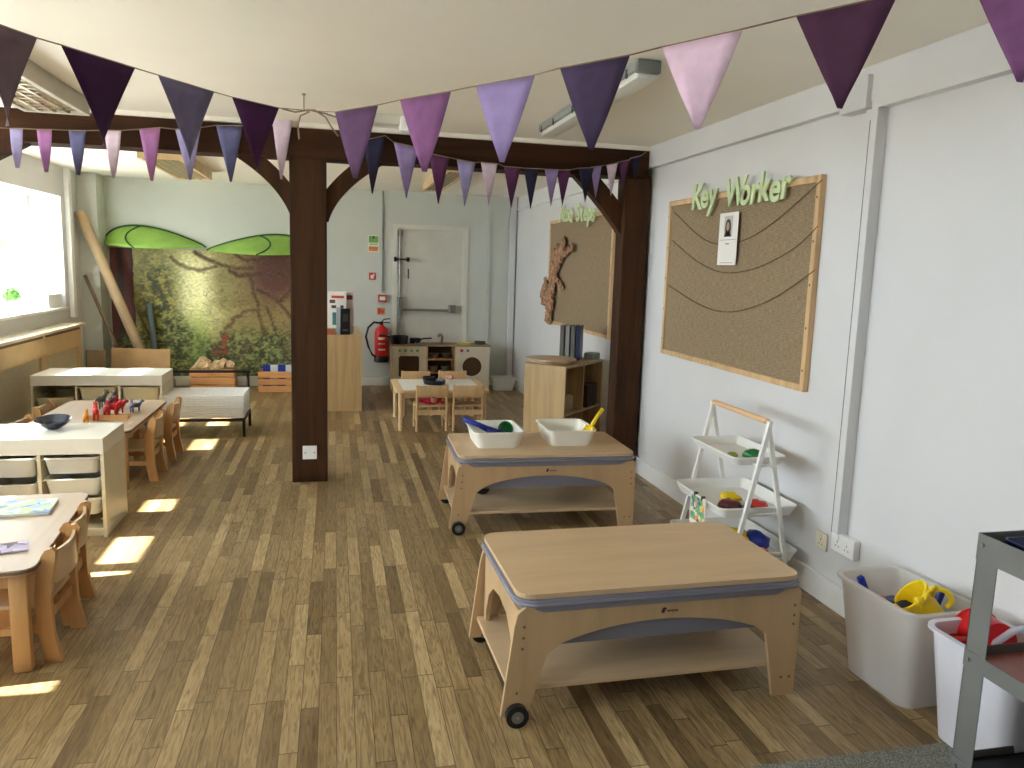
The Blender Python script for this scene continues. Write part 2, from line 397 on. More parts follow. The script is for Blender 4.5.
def brace(p0, ctrl, p1, label, hw=.056):
    m = MB(); n = 14; L = []
    for i in range(n+1):
        t = i/n; p = Vector(p0)*(1-t)**2+Vector(ctrl)*2*t*(1-t)+Vector(p1)*t*t
        d = (Vector(ctrl)-Vector(p0))*(1-t)+(Vector(p1)-Vector(ctrl))*t; d.normalize()
        nn = Vector((-d.y, d.x)); L.append((p+nn*hw, p-nn*hw))
    for a, c in zip(L, L[1:]):
        m.prism([a[0], c[0], c[1], a[1]], .09, 'XZ', 5.78)
    bmesh.ops.remove_doubles(m.bm, verts=m.bm.verts[:], dist=1e-4)
    tag(m.build('corner_brace', POSTW), label, 'brace', 'curved braces of the timber frame')
brace((-.25, 1.93), (-.335, 2.16), (-.62, 2.34), 'curved dark timber brace left of the centre post')
brace((-.10, 1.90), (-.035, 2.14), (.30, 2.35), 'curved dark timber brace right of the centre post')
brace((2.22, 1.90), (2.08, 2.10), (1.80, 2.36), 'curved dark timber brace beside the pillar on the right wall', .068)
brace((-2.75, 1.90), (-2.45, 2.10), (-1.98, 2.36), 'dark timber brace at the far left end of the beam', .068)
tag(MB().box((XL+.002, 5.73, 0), (-2.68, 5.95, 2.31), .012).build('timber_pillar', POSTW), 'dark brown timber pillar against the left wall under the beam', 'post')

# ------------------------------------------------------------------ right wall fittings
def wallbox(name, y0, y1, z0, z1, d, mat, label, cat, bev=.003):
    return tag(MB().box((XR-d, y0, z0), (XR-.0005, y1, z1), bev).build(name, mat), label, cat)
t = thing('cable_trunking', 'white cable trunking running down the right wall to the double socket', 'trunking', (XR, 3.15, 0))
MB().box((-.055, -.03, .395), (-.0005, .05, 2.35), .002).build('cover', WALL, t); MB().box((-.057, .013, .395), (-.0552, .016, 2.3)).build('seam', GREYM, t)
wallbox('junction_box', 3.18, 3.37, 2.355, 2.50, .075, WALL, 'white boxed duct end above the cable trunking near the ceiling', 'duct')
def socket(y0, y1, z0, z1, d, mat, label, n):
    t = thing('wall_socket', label, 'socket', (XR, (y0+y1)/2, (z0+z1)/2)); hy, hz = (y1-y0)/2, (z1-z0)/2
    MB().box((-d, -hy, -hz), (-.001, hy, hz), .005).build('face_plate', mat, t)
    for k in range(n):
        cy = (k-(n-1)/2)*.07; m = MB()
        for dy, dz, a, c in ((0, .006, .004, .009), (-.012, -.016, .008, .004), (.012, -.016, .008, .004)):
            m.box((-d-.0012, cy+dy-a/2, dz-c/2), (-d-.0002, cy+dy+a/2, dz+c/2))
        m.build('pin_hole', BLACK, t)
        m = MB(); m.box((-d-.004, cy-.008+.0, .018), (-d+.001, cy+.008, .032), .001); m.build('rocker_switch', mat, t)
socket(3.02, 3.19, .30, .395, .035, WHITE, 'white double power socket on the right wall under the trunking', 2)
socket(3.255, 3.345, .255, .345, .012, plain('cream_plastic', (230, 222, 200), .4, .01), 'cream square telephone socket left of the double power socket', 1)

def board(y0, y1, z0, z1, label):
    t = thing('notice_board', label, 'notice board', (XR, (y0+y1)/2, z0)); h = (y1-y0)/2; H = z1-z0
    MB().box((-.022, -h+.01, .01), (-.0008, h-.01, H-.01)).build('hessian_panel', HESS, t)
    f = MB(); w = .035
    f.box((-.034, -h, 0), (-.001, -h+w, H), .004); f.box((-.034, h-w, 0), (-.001, h, H), .004)
    f.box((-.034, -h+w, 0), (-.001, h-w, w), .004); f.box((-.034, -h+w, H-w), (-.001, h-w, H), .004)
    f.build('frame', PINE, t)
    m = MB()
    for k in range(5):
        for yy in (-h+w/2, h-w/2): m.tube((-.0345, yy, H*(k+.5)/5), (-.036, yy, H*(k+.5)/5), .006, n=8)
    m.build('fixing_screw', plain('brown_screw', (110, 70, 36), .5), t)
    return t
kb = board(3.53, 5.35, 1.015, 2.108, 'near framed hessian notice board headed Key Worker')
board(6.50, 8.57, 1.005, 2.135, 'far framed hessian notice board headed Next Steps, behind the pillar')
for q, pts in enumerate((((674, 212), (705, 240), (735, 243), (770, 225), (822, 180)), ((672, 240), (695, 260), (720, 272), (745, 271), (770, 262), (797, 246), (818, 226)), ((668, 285), (700, 305), (730, 312), (770, 300), (815, 270)))):
    P = [atX(x, y, 2.343) for x, y in pts]; out = []
    for i in range(len(P)-1):
        for k in range(5):
            t = k/5; p0 = P[max(i-1, 0)]; p1 = P[i]; p2 = P[i+1]; p3 = P[min(i+2, len(P)-1)]
            out.append(.5*((2*p1)+(p2-p0)*t+(2*p0-5*p1+4*p2-p3)*t*t+(-p0+3*p1-3*p2+p3)*t**3))
    out.append(P[-1])
    o = tag(MB().path(out, .0022, 6).build('string', DRKTW), '%s sagging brown string pinned across the Key Worker board' % ('uppermost', 'middle', 'lowest')[q], 'string')
# photo card
t = thing('photo_card', 'white card with a small dark-haired portrait on the Key Worker board', 'card', (2.338, 4.42, 1.66))
MB().box((-.003, -.115, 0), (0, .115, .315)).build('card', PAPER, t)
MB().box((-.0045, -.05, .17), (-.003, .05, .295)).build('photo', plain('pale_photo_backdrop', (196, 192, 184), .5), t)
m = MB(); m.prism([(.035*math.cos(a*PI/12), .225+.052*math.sin(a*PI/12)) for a in range(24)], .001, 'YZ', -.0056); m.prism([(-.042, .171), (.042, .171), (.03, .2), (-.03, .2)], .001, 'YZ', -.0056); m.build('portrait_hair', plain('dark_hair_print', (40, 34, 32), .5), t)
m = MB(); m.prism([(.018*math.cos(a*PI/12), .232+.026*math.sin(a*PI/12)) for a in range(24)], .001, 'YZ', -.0067); m.build('portrait_face', plain('skin_print', (190, 150, 130), .5), t)
m = MB(); m.box((-.0045, -.02, .125), (-.003, .02, .131)); m.box((-.0045, -.08, .012), (-.003, .08, .015)); m.build('printed_line', GREYM, t)
m = MB(); m.box((-.0045, -.1, .151), (-.003, .1, .153)); m.build('fold_line', GREYM, t)
# cut out letters standing off the boards
def letters(word, y0, y1, zb, size, x, board_name, zs):
    n = len(word); yy = y0
    adv = {'K': .95, 'e': .82, 'y': .82, ' ': .75, 'W': 1.3, 'o': .86, 'r': .66, 'k': .84, 'N': 1.05, 'x': .8, 't': .6, 'S': .95, 'p': .86, 's': .72}
    tot = sum(adv[c] for c in word); sc_ = (y0-y1)/tot; seen = {}
    for i, c in enumerate(word):
        if c != ' ':
            M = Matrix.Translation((x, yy, zb+zs*(y0-yy)/(y0-y1)+random.uniform(-.008, .008))) @ Matrix(((0, 0, -1, 0), (-1, 0, 0, 0), (0, 1, 0, 0), (0, 0, 0, 1))) @ Matrix.Rotation(random.uniform(-.05, .05), 4, 'Z')
            o = text_mesh('cut_out_letter', c, size, LETG, .005, M, shear=.12, bold=.006)
            seen[c] = seen.get(c, 0)+1
            nth = ('first ' if word.count(c) > 1 and seen[c] == 1 else 'second ' if seen[c] == 2 else '')
            kind = 'capital' if c.isupper() else 'small'
            tag(o, 'pale green cut-out %sletter %s %s in the words %s above the board' % (nth, kind, c.upper() if c.isupper() else c, board_name), 'letter', 'cut-out letters of the %s heading' % board_name)
        yy -= adv[c]*sc_
letters('Key Worker', 4.93, 3.76, 2.03, .225, 2.325, 'Key Worker', -.02)
letters('Next Steps', 8.12, 6.93, 2.10, .235, 2.325, 'Next Steps', -.04)
# crumpled brown paper tree on far board
m = MB()
def crumple(pts, r):
    q = MB(); q.path(pts, r, 9)
    return q
rnd = random.Random(3)
for pts, r in (([(0, 8.52, 1.01), (0, 8.50, 1.16), (0, 8.46, 1.3), (0, 8.42, 1.45), (0, 8.36, 1.6), (0, 8.30, 1.74), (0, 8.2, 1.86)], [.12, .10, .12, .10, .11, .09, .05]),
               ([(0, 8.40, 1.5), (0, 8.25, 1.66), (0, 8.10, 1.80), (0, 7.98, 1.93)], [.07, .07, .06, .05]),
               ([(0, 8.2, 1.70), (0, 8.0, 1.76), (0, 7.82, 1.80), (0, 7.66, 1.84)], [.05, .04, .035, .025]),
               ([(0, 8.3, 1.5), (0, 8.12, 1.46), (0, 7.98, 1.38)], [.05, .035, .02]),
               ([(0, 8.75, 1.20), (0, 8.72, 1.34), (0, 8.62, 1.5)], [.09, .10, .06])):
    dense = []; rr = []
    for i in range(len(pts)-1):
        for k in range(7):
            t = k/7; dense.append(Vector(pts[i]).lerp(Vector(pts[i+1]), t)); rr.append(r[i]*(1-t)+r[i+1]*t)
    m.path(dense, [a*(1+.35*rnd.uniform(-1, 1)) for a in rr], 12)
for v in m.bm.verts:
    n = mnoise.noise(v.co*28); v.co.x = v.co.x*.28+n*.016; v.co.y += mnoise.noise(v.co*22+Vector((9, 0, 0)))*.05-.11; v.co.z += mnoise.noise(v.co*22+Vector((0, 9, 0)))*.04
    v.co.x = min(v.co.x+2.322, 2.344)
tag(m.build('paper_tree', plain('brown_crumpled_paper', (150, 114, 86), .9, .35, 30, bump=1)), 'crumpled brown paper tree trunk pinned at the left of the Next Steps board', 'decoration')

# ------------------------------------------------------------------ bunting
FC = {'mauve': (112, 88, 98), 'plum': (58, 22, 66), 'slate': (108, 100, 140), 'plum2': (70, 26, 78), 'aub': (92, 58, 98), 'purple': (134, 76, 134), 'lilac': (146, 122, 186), 'dark': (66, 50, 86), 'pink': (226, 186, 214), 'wine': (86, 44, 76), 'violet': (138, 78, 140), 'navy': (44, 42, 72), 'peri': (150, 140, 196), 'palepink': (214, 188, 210), 'orchid': (168, 100, 166), 'blue': (92, 92, 140), 'wine2': (100, 44, 92)}
NAMEC = {'mauve': 'greyish mauve', 'plum': 'dark plum', 'slate': 'slate lilac', 'plum2': 'deep plum', 'aub': 'aubergine', 'purple': 'mid purple', 'lilac': 'lilac', 'dark': 'dark violet', 'pink': 'pale pink', 'wine': 'wine purple', 'violet': 'bright purple', 'navy': 'navy', 'peri': 'periwinkle', 'palepink': 'pale pink', 'orchid': 'orchid', 'blue': 'slate blue', 'wine2': 'magenta wine'}
def flag(parent, a, b_, drop, key, curl=.02, lean=0):
    a = Vector(a); b_ = Vector(b_); d = b_-a; n = Vector((0, 0, 1)).cross(d).normalized(); m = MB(); R = 8
    rows = []
    for i in range(R+1):
        t = i/R; w = max(1-t, .02); mid = (a+b_)/2; row = []
        for k in range(5):
            s_ = (k/4-.5)*w
            p = mid+d*s_-Vector((0, 0, 1))*drop*t+n*(curl*math.sin(t*2.2)*((k/4-.5)*2)+lean*t*t*.0)+d.normalized()*lean*t
            row.append((m.bm.verts.new(p+n*.0008), m.bm.verts.new(p-n*.0008)))
        rows.append(row)
    for i in range(R):
        for k in range(4):
            m.bm.faces.new((rows[i][k][0], rows[i][k+1][0], rows[i+1][k+1][0], rows[i+1][k][0])); m.bm.faces.new((rows[i][k][1], rows[i+1][k][1], rows[i+1][k+1][1], rows[i][k+1][1]))
        for k in (0, 4): m.bm.faces.new((rows[i][k][0], rows[i+1][k][0], rows[i+1][k][1], rows[i][k][1]))
    for i in (0, R):
        for k in range(4): m.bm.faces.new((rows[i][k][0], rows[i][k][1], rows[i][k+1][1], rows[i][k+1][0]))
    lu = sum(FC[key])/3; mt = plain('felt_'+key, tuple(v*.76+lu*.24 for v in FC[key]), .9, .05, 20, spec=.2)
    m.build('flag', mt, parent, NAMEC[key]+' triangular flag', smooth=True)
    m = MB()
    for q in (a.lerp(b_, .08), a.lerp(b_, .92)):
        if key == 'pink': m.tube(q+n*.002-Vector((0, 0, .012)), q-n*.004-Vector((0, 0, .012)), .006, n=6)
hook = Vector((-.17, 4.75, ZC-.09))
front = [((-30, 14), (37, 38), (-8, 126), 2.27, 'mauve'), ((61, 45), (135, 68), (103, 147), 2.27, 'plum'), ((158, 75), (214, 92), (192, 165), 2.31, 'slate'), ((232, 97), (279, 108), (256, 172), 2.40, 'plum2')]
front2 = [((335, 112), (378, 105), (353, 178), 2.32, 'aub'), ((400, 100), (451, 91), (427, 172), 2.28, 'purple'), ((476, 86), (535, 75), (501, 162), 2.27, 'lilac'), ((560, 68), (630, 55), (594, 150), 2.27, 'dark'), ((662, 47), (743, 29), (703, 130), 2.30, 'pink'), ((796, 16), (898, -6), (847, 110), 2.36, 'wine'), ((975, -10), (1085, -40), (1034, 85), 2.42, 'violet')]
def frontbunting(rows, label, hookend, far):
    t = thing('bunting', label, 'bunting', (0, 0, 0)); P = []
    for a, b_, tip, z, key in rows:
        A = atZ(*a, z); B = atZ(*b_, z); mid = (A+B)/2
        tp = atY(*tip, mid.y); flag(t, A, B, max(.2, mid.z-tp.z), key, .012, (tp-mid).dot((B-A).normalized())*.6); P += [A, B]
    P = (P+[hookend, ]) if far == 'right' else ([hookend]+P)
    MB().path(P, .0024, 6).build('string', TWINE, t)
    return t
frontbunting([((-90, -8), (-52, 5), (-60, 90), 2.3, 'slate')]+front, 'left half of the large near purple bunting, rising to the ceiling hook', hook, 'right')
frontbunting(front2, 'right half of the large near purple bunting, from the ceiling hook towards the top right', hook, 'left')
t = thing('twine_hook', 'ceiling hook with loose ends of knotted twine above the centre post', 'hook', hook)
m = MB(); m.lathe([(.012, .089), (.012, .084), (.003, .08), (.003, .0)], n=12); m.build('hook', STEEL, t)
m = MB(); m.path([(0, 0, 0), (.03, 0, -.005), (-.02, .01, -.03), (-.035, 0, -.09), (-.028, 0, -.16)], .005, 6); m.path([(0, 0, 0), (.06, 0, .005), (.12, 0, -.03), (.15, 0, -.08), (.19, 0, -.13)], .005, 6)
m.path([(-.12, 0, .0), (-.05, .01, -.012), (.03, 0, .004), (.12, 0, -.01), (.22, 0, -.035)], .005, 6); m.build('twine', TWINE, t)
# small bunting along the beam
YBt = 5.66
back1 = [((9, 128), (24, 129), (16, 168), 'peri'), ((36, 129), (53, 130), (46, 172), 'orchid'), ((68, 130), (87, 131), (77, 175), 'blue'), ((104, 130), (122, 131), (112, 178), 'palepink'), ((139, 129), (161, 128), (152, 181), 'orchid'), ((175, 129), (201, 128), (191, 180), 'peri'), ((216, 125), (243, 126), (231, 182), 'blue'), ((272, 119), (293, 118), (279, 179), 'palepink')]
back2 = [((364, 140), (385, 136), (370, 193), 'navy'), ((394, 142), (418, 148), (407, 198), 'lilac'), ((429, 153), (449, 158), (438, 204), 'wine2'), ((457, 159), (475, 163), (464, 206), 'peri'), ((481, 162), (497, 164), (489, 205), 'palepink'), ((504, 166), (520, 168), (511, 208), 'wine2'), ((524, 168), (538, 169), (531, 209), 'navy'), ((545, 169), (558, 170), (551, 206), 'lilac'), ((557, 170), (570, 170), (562, 206), 'wine2'), ((579, 168), (593, 168), (585, 203), 'navy'), ((591, 167), (601, 166), (596, 198), 'lilac'), ((607, 165), (617, 163), (611, 196), 'palepink'), ((619, 162), (629, 160), (623, 188), 'wine2'), ((631, 158), (640, 156), (636, 182), 'navy')]
for rows, label, ends, w in ((back1, 'left run of the small bunting hung along the beam', ((-14, 127), (299, 112)), 0), (back2, 'right run of the small bunting sagging below the beam to the pillar', ((330, 118), (646, 152)), 1)):
    t = thing('bunting', label, 'bunting', (0, 0, 0)); P = [atY(*ends[0], YBt)]
    for a, b_, tip, key in rows:
        A = atY(*a, YBt); B = atY(*b_, YBt); T = atY(*tip, YBt)
        A.y += .01; B.y -= .02
        flag(t, A, B, (A.z+B.z)/2-T.z, key, .02, (T-(A+B)/2).x*.5); P += [A, B]
    P.append(atY(*ends[1], YBt))
    MB().path(P, .004, 6).build('string', TWINE, t)

# ------------------------------------------------------------------ ceiling lights
t = thing('strip_light', 'grey and white fluorescent strip light on the ceiling near the right wall', 'ceiling light', (1.37, 4.3, ZC))
MB().box((-.06, -.86, -.045), (.045, .86, -.0005), .006).build('tray_body', plain('galvanised_grey', (150, 154, 152), .45, .04), t)
MB().box((-.045, -.85, -.078), (.06, .86, -.040), .015).build('diffuser', plain('opal_diffuser', (222, 222, 214), .4, .01), t, smooth='auto')
m = MB(); m.box((-.062, -.885, -.06), (.055, -.85, -.002), .008); m.build('end_cap', plain('grey_end_cap', (120, 122, 118), .5), t)
for y in (-.75, -.45, .1, .5, .78):
    MB().box((-.064, y-.010, -.06), (-.056, y+.010, -.02), .002).build('clip', GREYD, t)
def louvre(name, x0, x1, y0, y1, label, endmat=None, h=.10):
    t = thing(name, label, 'ceiling light', ((x0+x1)/2, (y0+y1)/2, ZC)); a, b_ = (x1-x0)/2, (y1-y0)/2; f = MB()
    f.box((-a, -b_, -h), (-a+.03, b_, -.0005)); f.box((a-.03, -b_, -h), (a, b_, -.0005)); f.box((-a+.03, -b_, -h), (a-.03, -b_+.03, -.0005)); f.box((-a+.03, b_-.03, -h), (a-.03, b_, -.0005)); f.box((-a+.03, -b_+.03, -.02), (a-.03, b_-.03, -.001))
    f.build('housing', plain('louvre_housing', (196, 192, 178), .5, .03) if not endmat else endmat, t)
    g = MB(); n = int((y1-y0)/.10)
    for k in range(1, n): yy = -b_+.03+(2*b_-.06)*k/n; g.box((-a+.035, yy-.011, -h+.004), (a-.035, yy+.011, -h+.03))
    for k in range(1, 4): xx = -a+.03+(2*a-.06)*k/4; g.box((xx-.007, -b_+.035, -h+.002), (xx+.007, b_-.035, -h+.032))
    g.build('louvre', plain('gold_tinted_louvre', (206, 190, 150), .25, .04, metal=.55), t)
    return t
louvre('louvre_light', -1.82, -1.46, 3.95, 5.40, 'cream louvred ceiling light at the top left in front of the beam')
louvre('louvre_light', -1.66, -1.30, 7.45, 9.2, 'far louvred ceiling light with a warm end panel, above the window side', plain('warm_cream_housing', (214, 184, 140), .5, .04))
louvre('louvre_light', 1.00, 1.22, 7.3, 9.3, 'far narrow louvred ceiling light in front of the back door', plain('warm_cream_housing', (214, 184, 140), .5, .04), .08)
t = thing('strip_light', 'white strip light end on the ceiling just before the centre of the beam', 'ceiling light', (.38, 5.25, ZC))
MB().box((-.2, -.09, -.06), (.04, .03, -.0005), .006).build('tray_body', CREAM, t); MB().box((.02, -.10, -.10), (.12, .04, -.002), .02).build('end_cap', WHITE, t, smooth='auto')

# ------------------------------------------------------------------ back wall fittings
def wallplate(name, px0, py0, px1, py1, mat, label, cat, d=.008, bits=()):
    A = atY(px0, py0, YB-.01); B = atY(px1, py1, YB-.01); w, h = (B.x-A.x)/2, (A.z-B.z)/2
    t = thing(name, label, cat, ((A.x+B.x)/2, YB-.0005, (A.z+B.z)/2))
    MB().box((-w, -d, -h), (w, 0, h), .002).build('plate', mat, t)
    for nm, x0, z0, x1, z1, mt in bits: MB().box((x0*w, -d-.002, z0*h), (x1*w, -d+.0005, z1*h)).build(nm, mt, t)
    return t
SGN = plain('sign_white', (226, 226, 214), .5); SRED = plain('sign_red', (190, 60, 44), .5); SGR = plain('sign_green', (120, 170, 90), .5); SOR = plain('sign_orange', (214, 140, 84), .5)
wallplate('fire_notice', 368, 235, 379, 252, SGN, 'green and orange fire action notice high on the back wall', 'sign', .004, (('green_band', -.85, .1, .85, .9, SGR), ('black_dot', -.15, .6, .2, .9, BLACK), ('orange_band', -.85, -.92, .85, -.35, SOR), ('printed_line', -.7, -.15, .7, -.02, SGR), ('printed_line', -.7, -.6, .7, -.5, SRED)))
wallplate('fire_sign', 369, 272.5, 376, 280, SRED, 'small red and white sign below the fire notice', 'sign', .004, (('pictogram', -.5, -.6, .35, .35, SGN), ('flame_mark', .2, .2, .6, .7, SGN)))
wallplate('call_point', 378, 294.5, 386.5, 302, SRED, 'red fire alarm call point box at the end of the conduit', 'alarm', .05, (('glass_panel', -.65, -.5, .65, .5, SGN),))
wallplate('extinguisher_sign', 377, 307.5, 385, 315, SOR, 'orange and red square sign just above the fire extinguisher', 'sign', .004, (('pictogram', -.7, -.7, -.1, .7, SRED), ('pictogram', .1, -.5, .6, .3, SRED)))
tag(MB().tube((.602, YB-.013, 1.24), (.602, YB-.013, 2.53), .012, n=10).build('conduit', plain('grey_conduit', (150, 154, 150), .5)), 'thin grey conduit running up the back wall from the call point', 'conduit')
struct(MB().box((2.285, YB-.09, 0), (XR-.021, YB-.021, ZC)).build('trim_7', WALL))
tag(MB().box((1.98, YB-.02, .12), (2.03, YB-.0005, 2.36)).build('boxed_pipe', BACKWALL), 'thin painted pipe casing on the back wall right of the door', 'pipe')
# fire extinguisher
t = thing('fire_extinguisher', 'red fire extinguisher with a black hose hanging on the back wall', 'fire extinguisher', (.59, YB-.115, .33))
MB().lathe([(.07, .05), (.088, .065), (.09, .2), (.09, .38), (.075, .44), (.03, .475), (.025, .49)], n=24).build('cylinder', RED, t, smooth='auto')
MB().lathe([(.085, 0), (.095, .01), (.095, .075), (.09, .085)], n=24).build('base_cap', BLACK, t, smooth='auto')
m = MB(); m.box((-.02, -.02, .48), (.02, .02, .53), .004); m.path([(0, 0, .52), (.03, -.01, .56), (.11, -.01, .57)], .008, 6); m.path([(0, 0, .51), (.05, -.01, .52), (.11, -.01, .515)], .008, 6); m.build('valve_handle', BLACK, t)
MB().path([(-.02, 0, .51), (-.10, -.01, .52), (-.17, -.01, .45), (-.20, -.01, .33), (-.17, -.02, .2), (-.12, -.03, .1), (-.07, -.05, .07)], .014, 8).build('hose', BLACK, t, smooth=True)
m = MB()
for z, h in ((.30, .03), (.24, .012), (.16, .02)): m.prism([(.0915*math.sin(a), -.0915*math.cos(a)) for a in [-.5+.1*k for k in range(11)]]+[(.088*math.sin(a), -.088*math.cos(a)) for a in [.5-.1*k for k in range(11)]], h, 'XY', z)
m.build('label_print', SGN, t)
MB().box((-.03, .08, .2), (.03, .1145, .45)).build('wall_bracket', BLACK, t)

# forest mural (a printed picture)
def lerp(a, b_, t): return tuple(a[i]*(1-t)+b_[i]*t for i in range(3))
def mural():
    x0, x1, z0, z1 = -2.665, -.35, .13, 1.70; NX, NZ = 330, 220
    vs = []; cols = []
    def fb(u, v, s, o=5): return mnoise.fractal(Vector((u*s, v*s, 3.1)), .9, 2.1, o)
    branches = [((.42, .02), (.52, .10), (.60, .16), (.72, .12), .016), ((.30, .06), (.38, .18), (.47, .17), (.52, .12), .010), ((.60, .16), (.66, .22), (.74, .16), (.86, .16), .020), ((.70, .20), (.73, .34), (.74, .52), (.77, .66), .012), ((.74, .30), (.80, .34), (.86, .36), (.93, .56), .014), ((.55, .66), (.60, .52), (.68, .46), (.74, .46), .008), ((.78, .44), (.82, .55), (.83, .66), (.84, .74), .008), ((.86, .40), (.92, .30), (.96, .18), (.98, .05), .016), ((.62, .0), (.66, .08), (.72, .10), (.78, .02), .010)]
    pl = []
    for p0, p1, p2, p3, w in branches:
        for k in range(26):
            t = k/25; q = [(1-t)**3*p0[i]+3*t*(1-t)**2*p1[i]+3*t*t*(1-t)*p2[i]+t**3*p3[i] for i in (0, 1)]; pl.append((q[0], q[1], w*(1.1-.4*t)))
    for j in range(NZ+1):
        v = j/NZ   # 0 top
        for i in range(NX+1):
            u = i/NX; f = fb(u, v*.7, 6); g = fb(u+9, v*.7, 26); h = fb(u+4, v, 60, 3)
            mist = math.exp(-((u-.40-.05*f)**2/.018+(v-.40)**2/.34))
            c = lerp((108, 98, 56), (164, 160, 98), min(1, max(0, .45+f*.5)))
            c = lerp(c, (226, 224, 168), min(1, mist*1.15)*(1-.35*max(0, v-.45)*2))
            if v > .40: c = lerp(c, (126, 150, 62), min(1, (v-.40)*3)*math.exp(-((u-.42)/.10)**2)*.8)
            # reddish wood right
            k = max(0, min(1, (u-.50)*3.2+f*.4))*max(0, 1-v*1.15); c = lerp(c, (104, 68, 44), k*.75)
            # dark mass top right
            k = math.exp(-((u-.83)**2/.012+(v-.17)**2/.03)); c = lerp(c, (84, 50, 42), min(1, k*1.6))
            # bushy tree left
            k = math.exp(-((u-.24-.03*g)**2/.010))*min(1, max(0, (v+.02)*4)); bb = lerp((52, 56, 24), (142, 132, 60), min(1, max(0, .42+g*1.1+h*.5))); c = lerp(c, bb, min(1, k*1.15))
            # far left trunks
            if u < .11+.01*f: c = lerp((52, 32, 26), (94, 44, 40), max(0, min(1, .5+math.sin(u*95)*.6+f*.3)))
            # branches
            bd = 9
            for q in pl:
                dx = u-q[0]+f*.012+g*.010; dy = (v-q[1]+g*.012)*.68
                d = math.sqrt(dx*dx+dy*dy)-q[2]*.5
                if d < bd: bd = d
            if bd < .010: c = lerp((72+h*24, 50+h*20, 32+h*14), c, max(0, min(1, (bd+.006)/.016)))
            if u > .45 and v < .8:
                tw = abs(fb(u*1.4+3, v*.9, 13, 4)); c = lerp(lerp(c, (92, 66, 42), .6), c, min(1, tw*20)) if tw < .05 else c
            c = tuple(max(0, min(255, q*(1.14+.16*h))) for q in c)
            # undergrowth
            e = .62+.10*f-.18*math.exp(-((u-.28)/.12)**2)-.08*math.exp(-((u-.92)/.15)**2)
            if v > e:
                k = min(1, (v-e)*7); gg = lerp((52, 58, 32), (150, 160, 92), min(1, max(0, .42+g*1.0+h*1.0))); c = lerp(c, gg, k*.9)
            if u > .5 and v > .55: c = lerp(c, (112, 86, 72), max(0, min(1, f*.9))*.5)
            c = lerp(c, (140, 164, 78), .45*math.exp(-((u-.42)/.06)**2)*min(1, max(0, (v-.5)*4)))
            if math.hypot((u-.83)/.10, (v-.85)/.09) < 1: c = lerp(c, (140, 164, 108), max(0, .1+.4*math.sin(math.atan2(v-.97, u-.83)*17)+g*.8)*(1-math.hypot((u-.83)/.10, (v-.85)/.09)))
            # small red fawn shape
            if math.hypot((u-.565)/.022, (v-.69)/.028) < 1 or math.hypot((u-.558)/.016, (v-.73)/.035) < 1 or (math.hypot((u-.535)/.045, (v-.80)/.034) < 1 and h > -.2): c = lerp(c, (150, 58, 40), .72)
            cols.append(c)
            vs.append((x0+(x1-x0)*u, YB-.010, z1-(z1-z0)*v))
    faces = [(j*(NX+1)+i, (j+1)*(NX+1)+i, (j+1)*(NX+1)+i+1, j*(NX+1)+i+1) for j in range(NZ) for i in range(NX)]
    me = bpy.data.meshes.new('forest_print'); me.from_pydata(vs, [], faces)
    ca = me.color_attributes.new('Col', 'FLOAT_COLOR', 'POINT')
    buf = []
    for c in cols: buf += list(lin(c))
    ca.data.foreach_set('color', buf)
    me.materials.append(vcolmat('forest_picture_print', rough=.55))
    t = thing('forest_mural', 'large wall hanging printed with a misty green and brown forest', 'mural', (0, 0, 0))
    o = bpy.data.objects.new('printed_picture', me); C.objects.link(o); o.parent = t
    MB().box((x0, YB-.009, z0), (x1, YB-.001, z1)).build('backing_cloth', PAPER, t)
mural()
# leaf canopies above the mural
def leaf(cx, cz, L, H, flip, label, ypl=10.05):
    t = thing('leaf_canopy', label, 'wall canopy', (cx, YB-.01, cz)); n = 28; m = MB(); top = []; bot = []
    # profile: fat rounded outer end, pointed inner end
    for i in range(n+1):
        u = i/n; hh = H*(math.sin(PI*min(1, u**.62))**.8) if 0 < u < 1 else 0
        x = (u*L)*(1 if flip > 0 else -1)
        top.append((x, hh)); bot.append((x, -.035*math.sin(PI*u)+.0))
    g = []
    for i in range(n+1):
        row = []
        for k in range(9):
            s_ = k/8; x, hz = top[i]; z = bot[i][1]+(hz-bot[i][1])*s_
            u = i/n; out = .42*math.sin(PI*u)**.6*(1-s_)**1.0+.02
            row.append(m.bm.verts.new((x, -out, z)))
        g.append(row)
    for i in range(n):
        for k in range(8): m.bm.faces.new((g[i][k], g[i+1][k], g[i+1][k+1], g[i][k+1]))
    o = m.build('leaf_fabric', LEAF, t, smooth=True)
    md = o.modifiers.new('thickness', 'SOLIDIFY'); md.thickness = .004
    MB().path([(x, -.02, z+.003) for x, z in top], .012, 6).build('rim_piping', LEAFD, t, smooth=True)
    i0 = int(n*(.34 if flip > 0 else .47)); u = i0/n; pts = []
    for k in range(9):
        s_ = k/8; ii = i0-2+3.2*(2*s_-1)**2; a = int(ii); x = top[a][0]+(top[min(a+1, n)][0]-top[a][0])*(ii-a); hz = top[a][1]; z = bot[a][1]+(hz-bot[a][1])*s_
        out = .42*math.sin(PI*ii/n)**.6*(1-s_)+.02; pts.append((x, -out-.006, z))
    MB().path(pts, .010, 6).build('vein_piping', LEAFD, t, smooth=True)
    return t
a = atY(107, 243, YB-.3); c0 = atY(207, 247, YB-.1)
leaf(-2.72, 1.735, 1.16, .235, 1, 'left lime green fabric leaf canopy over the forest mural')
leaf(-.28, 1.70, 1.27, .225, -1, 'right lime green fabric leaf canopy over the forest mural')

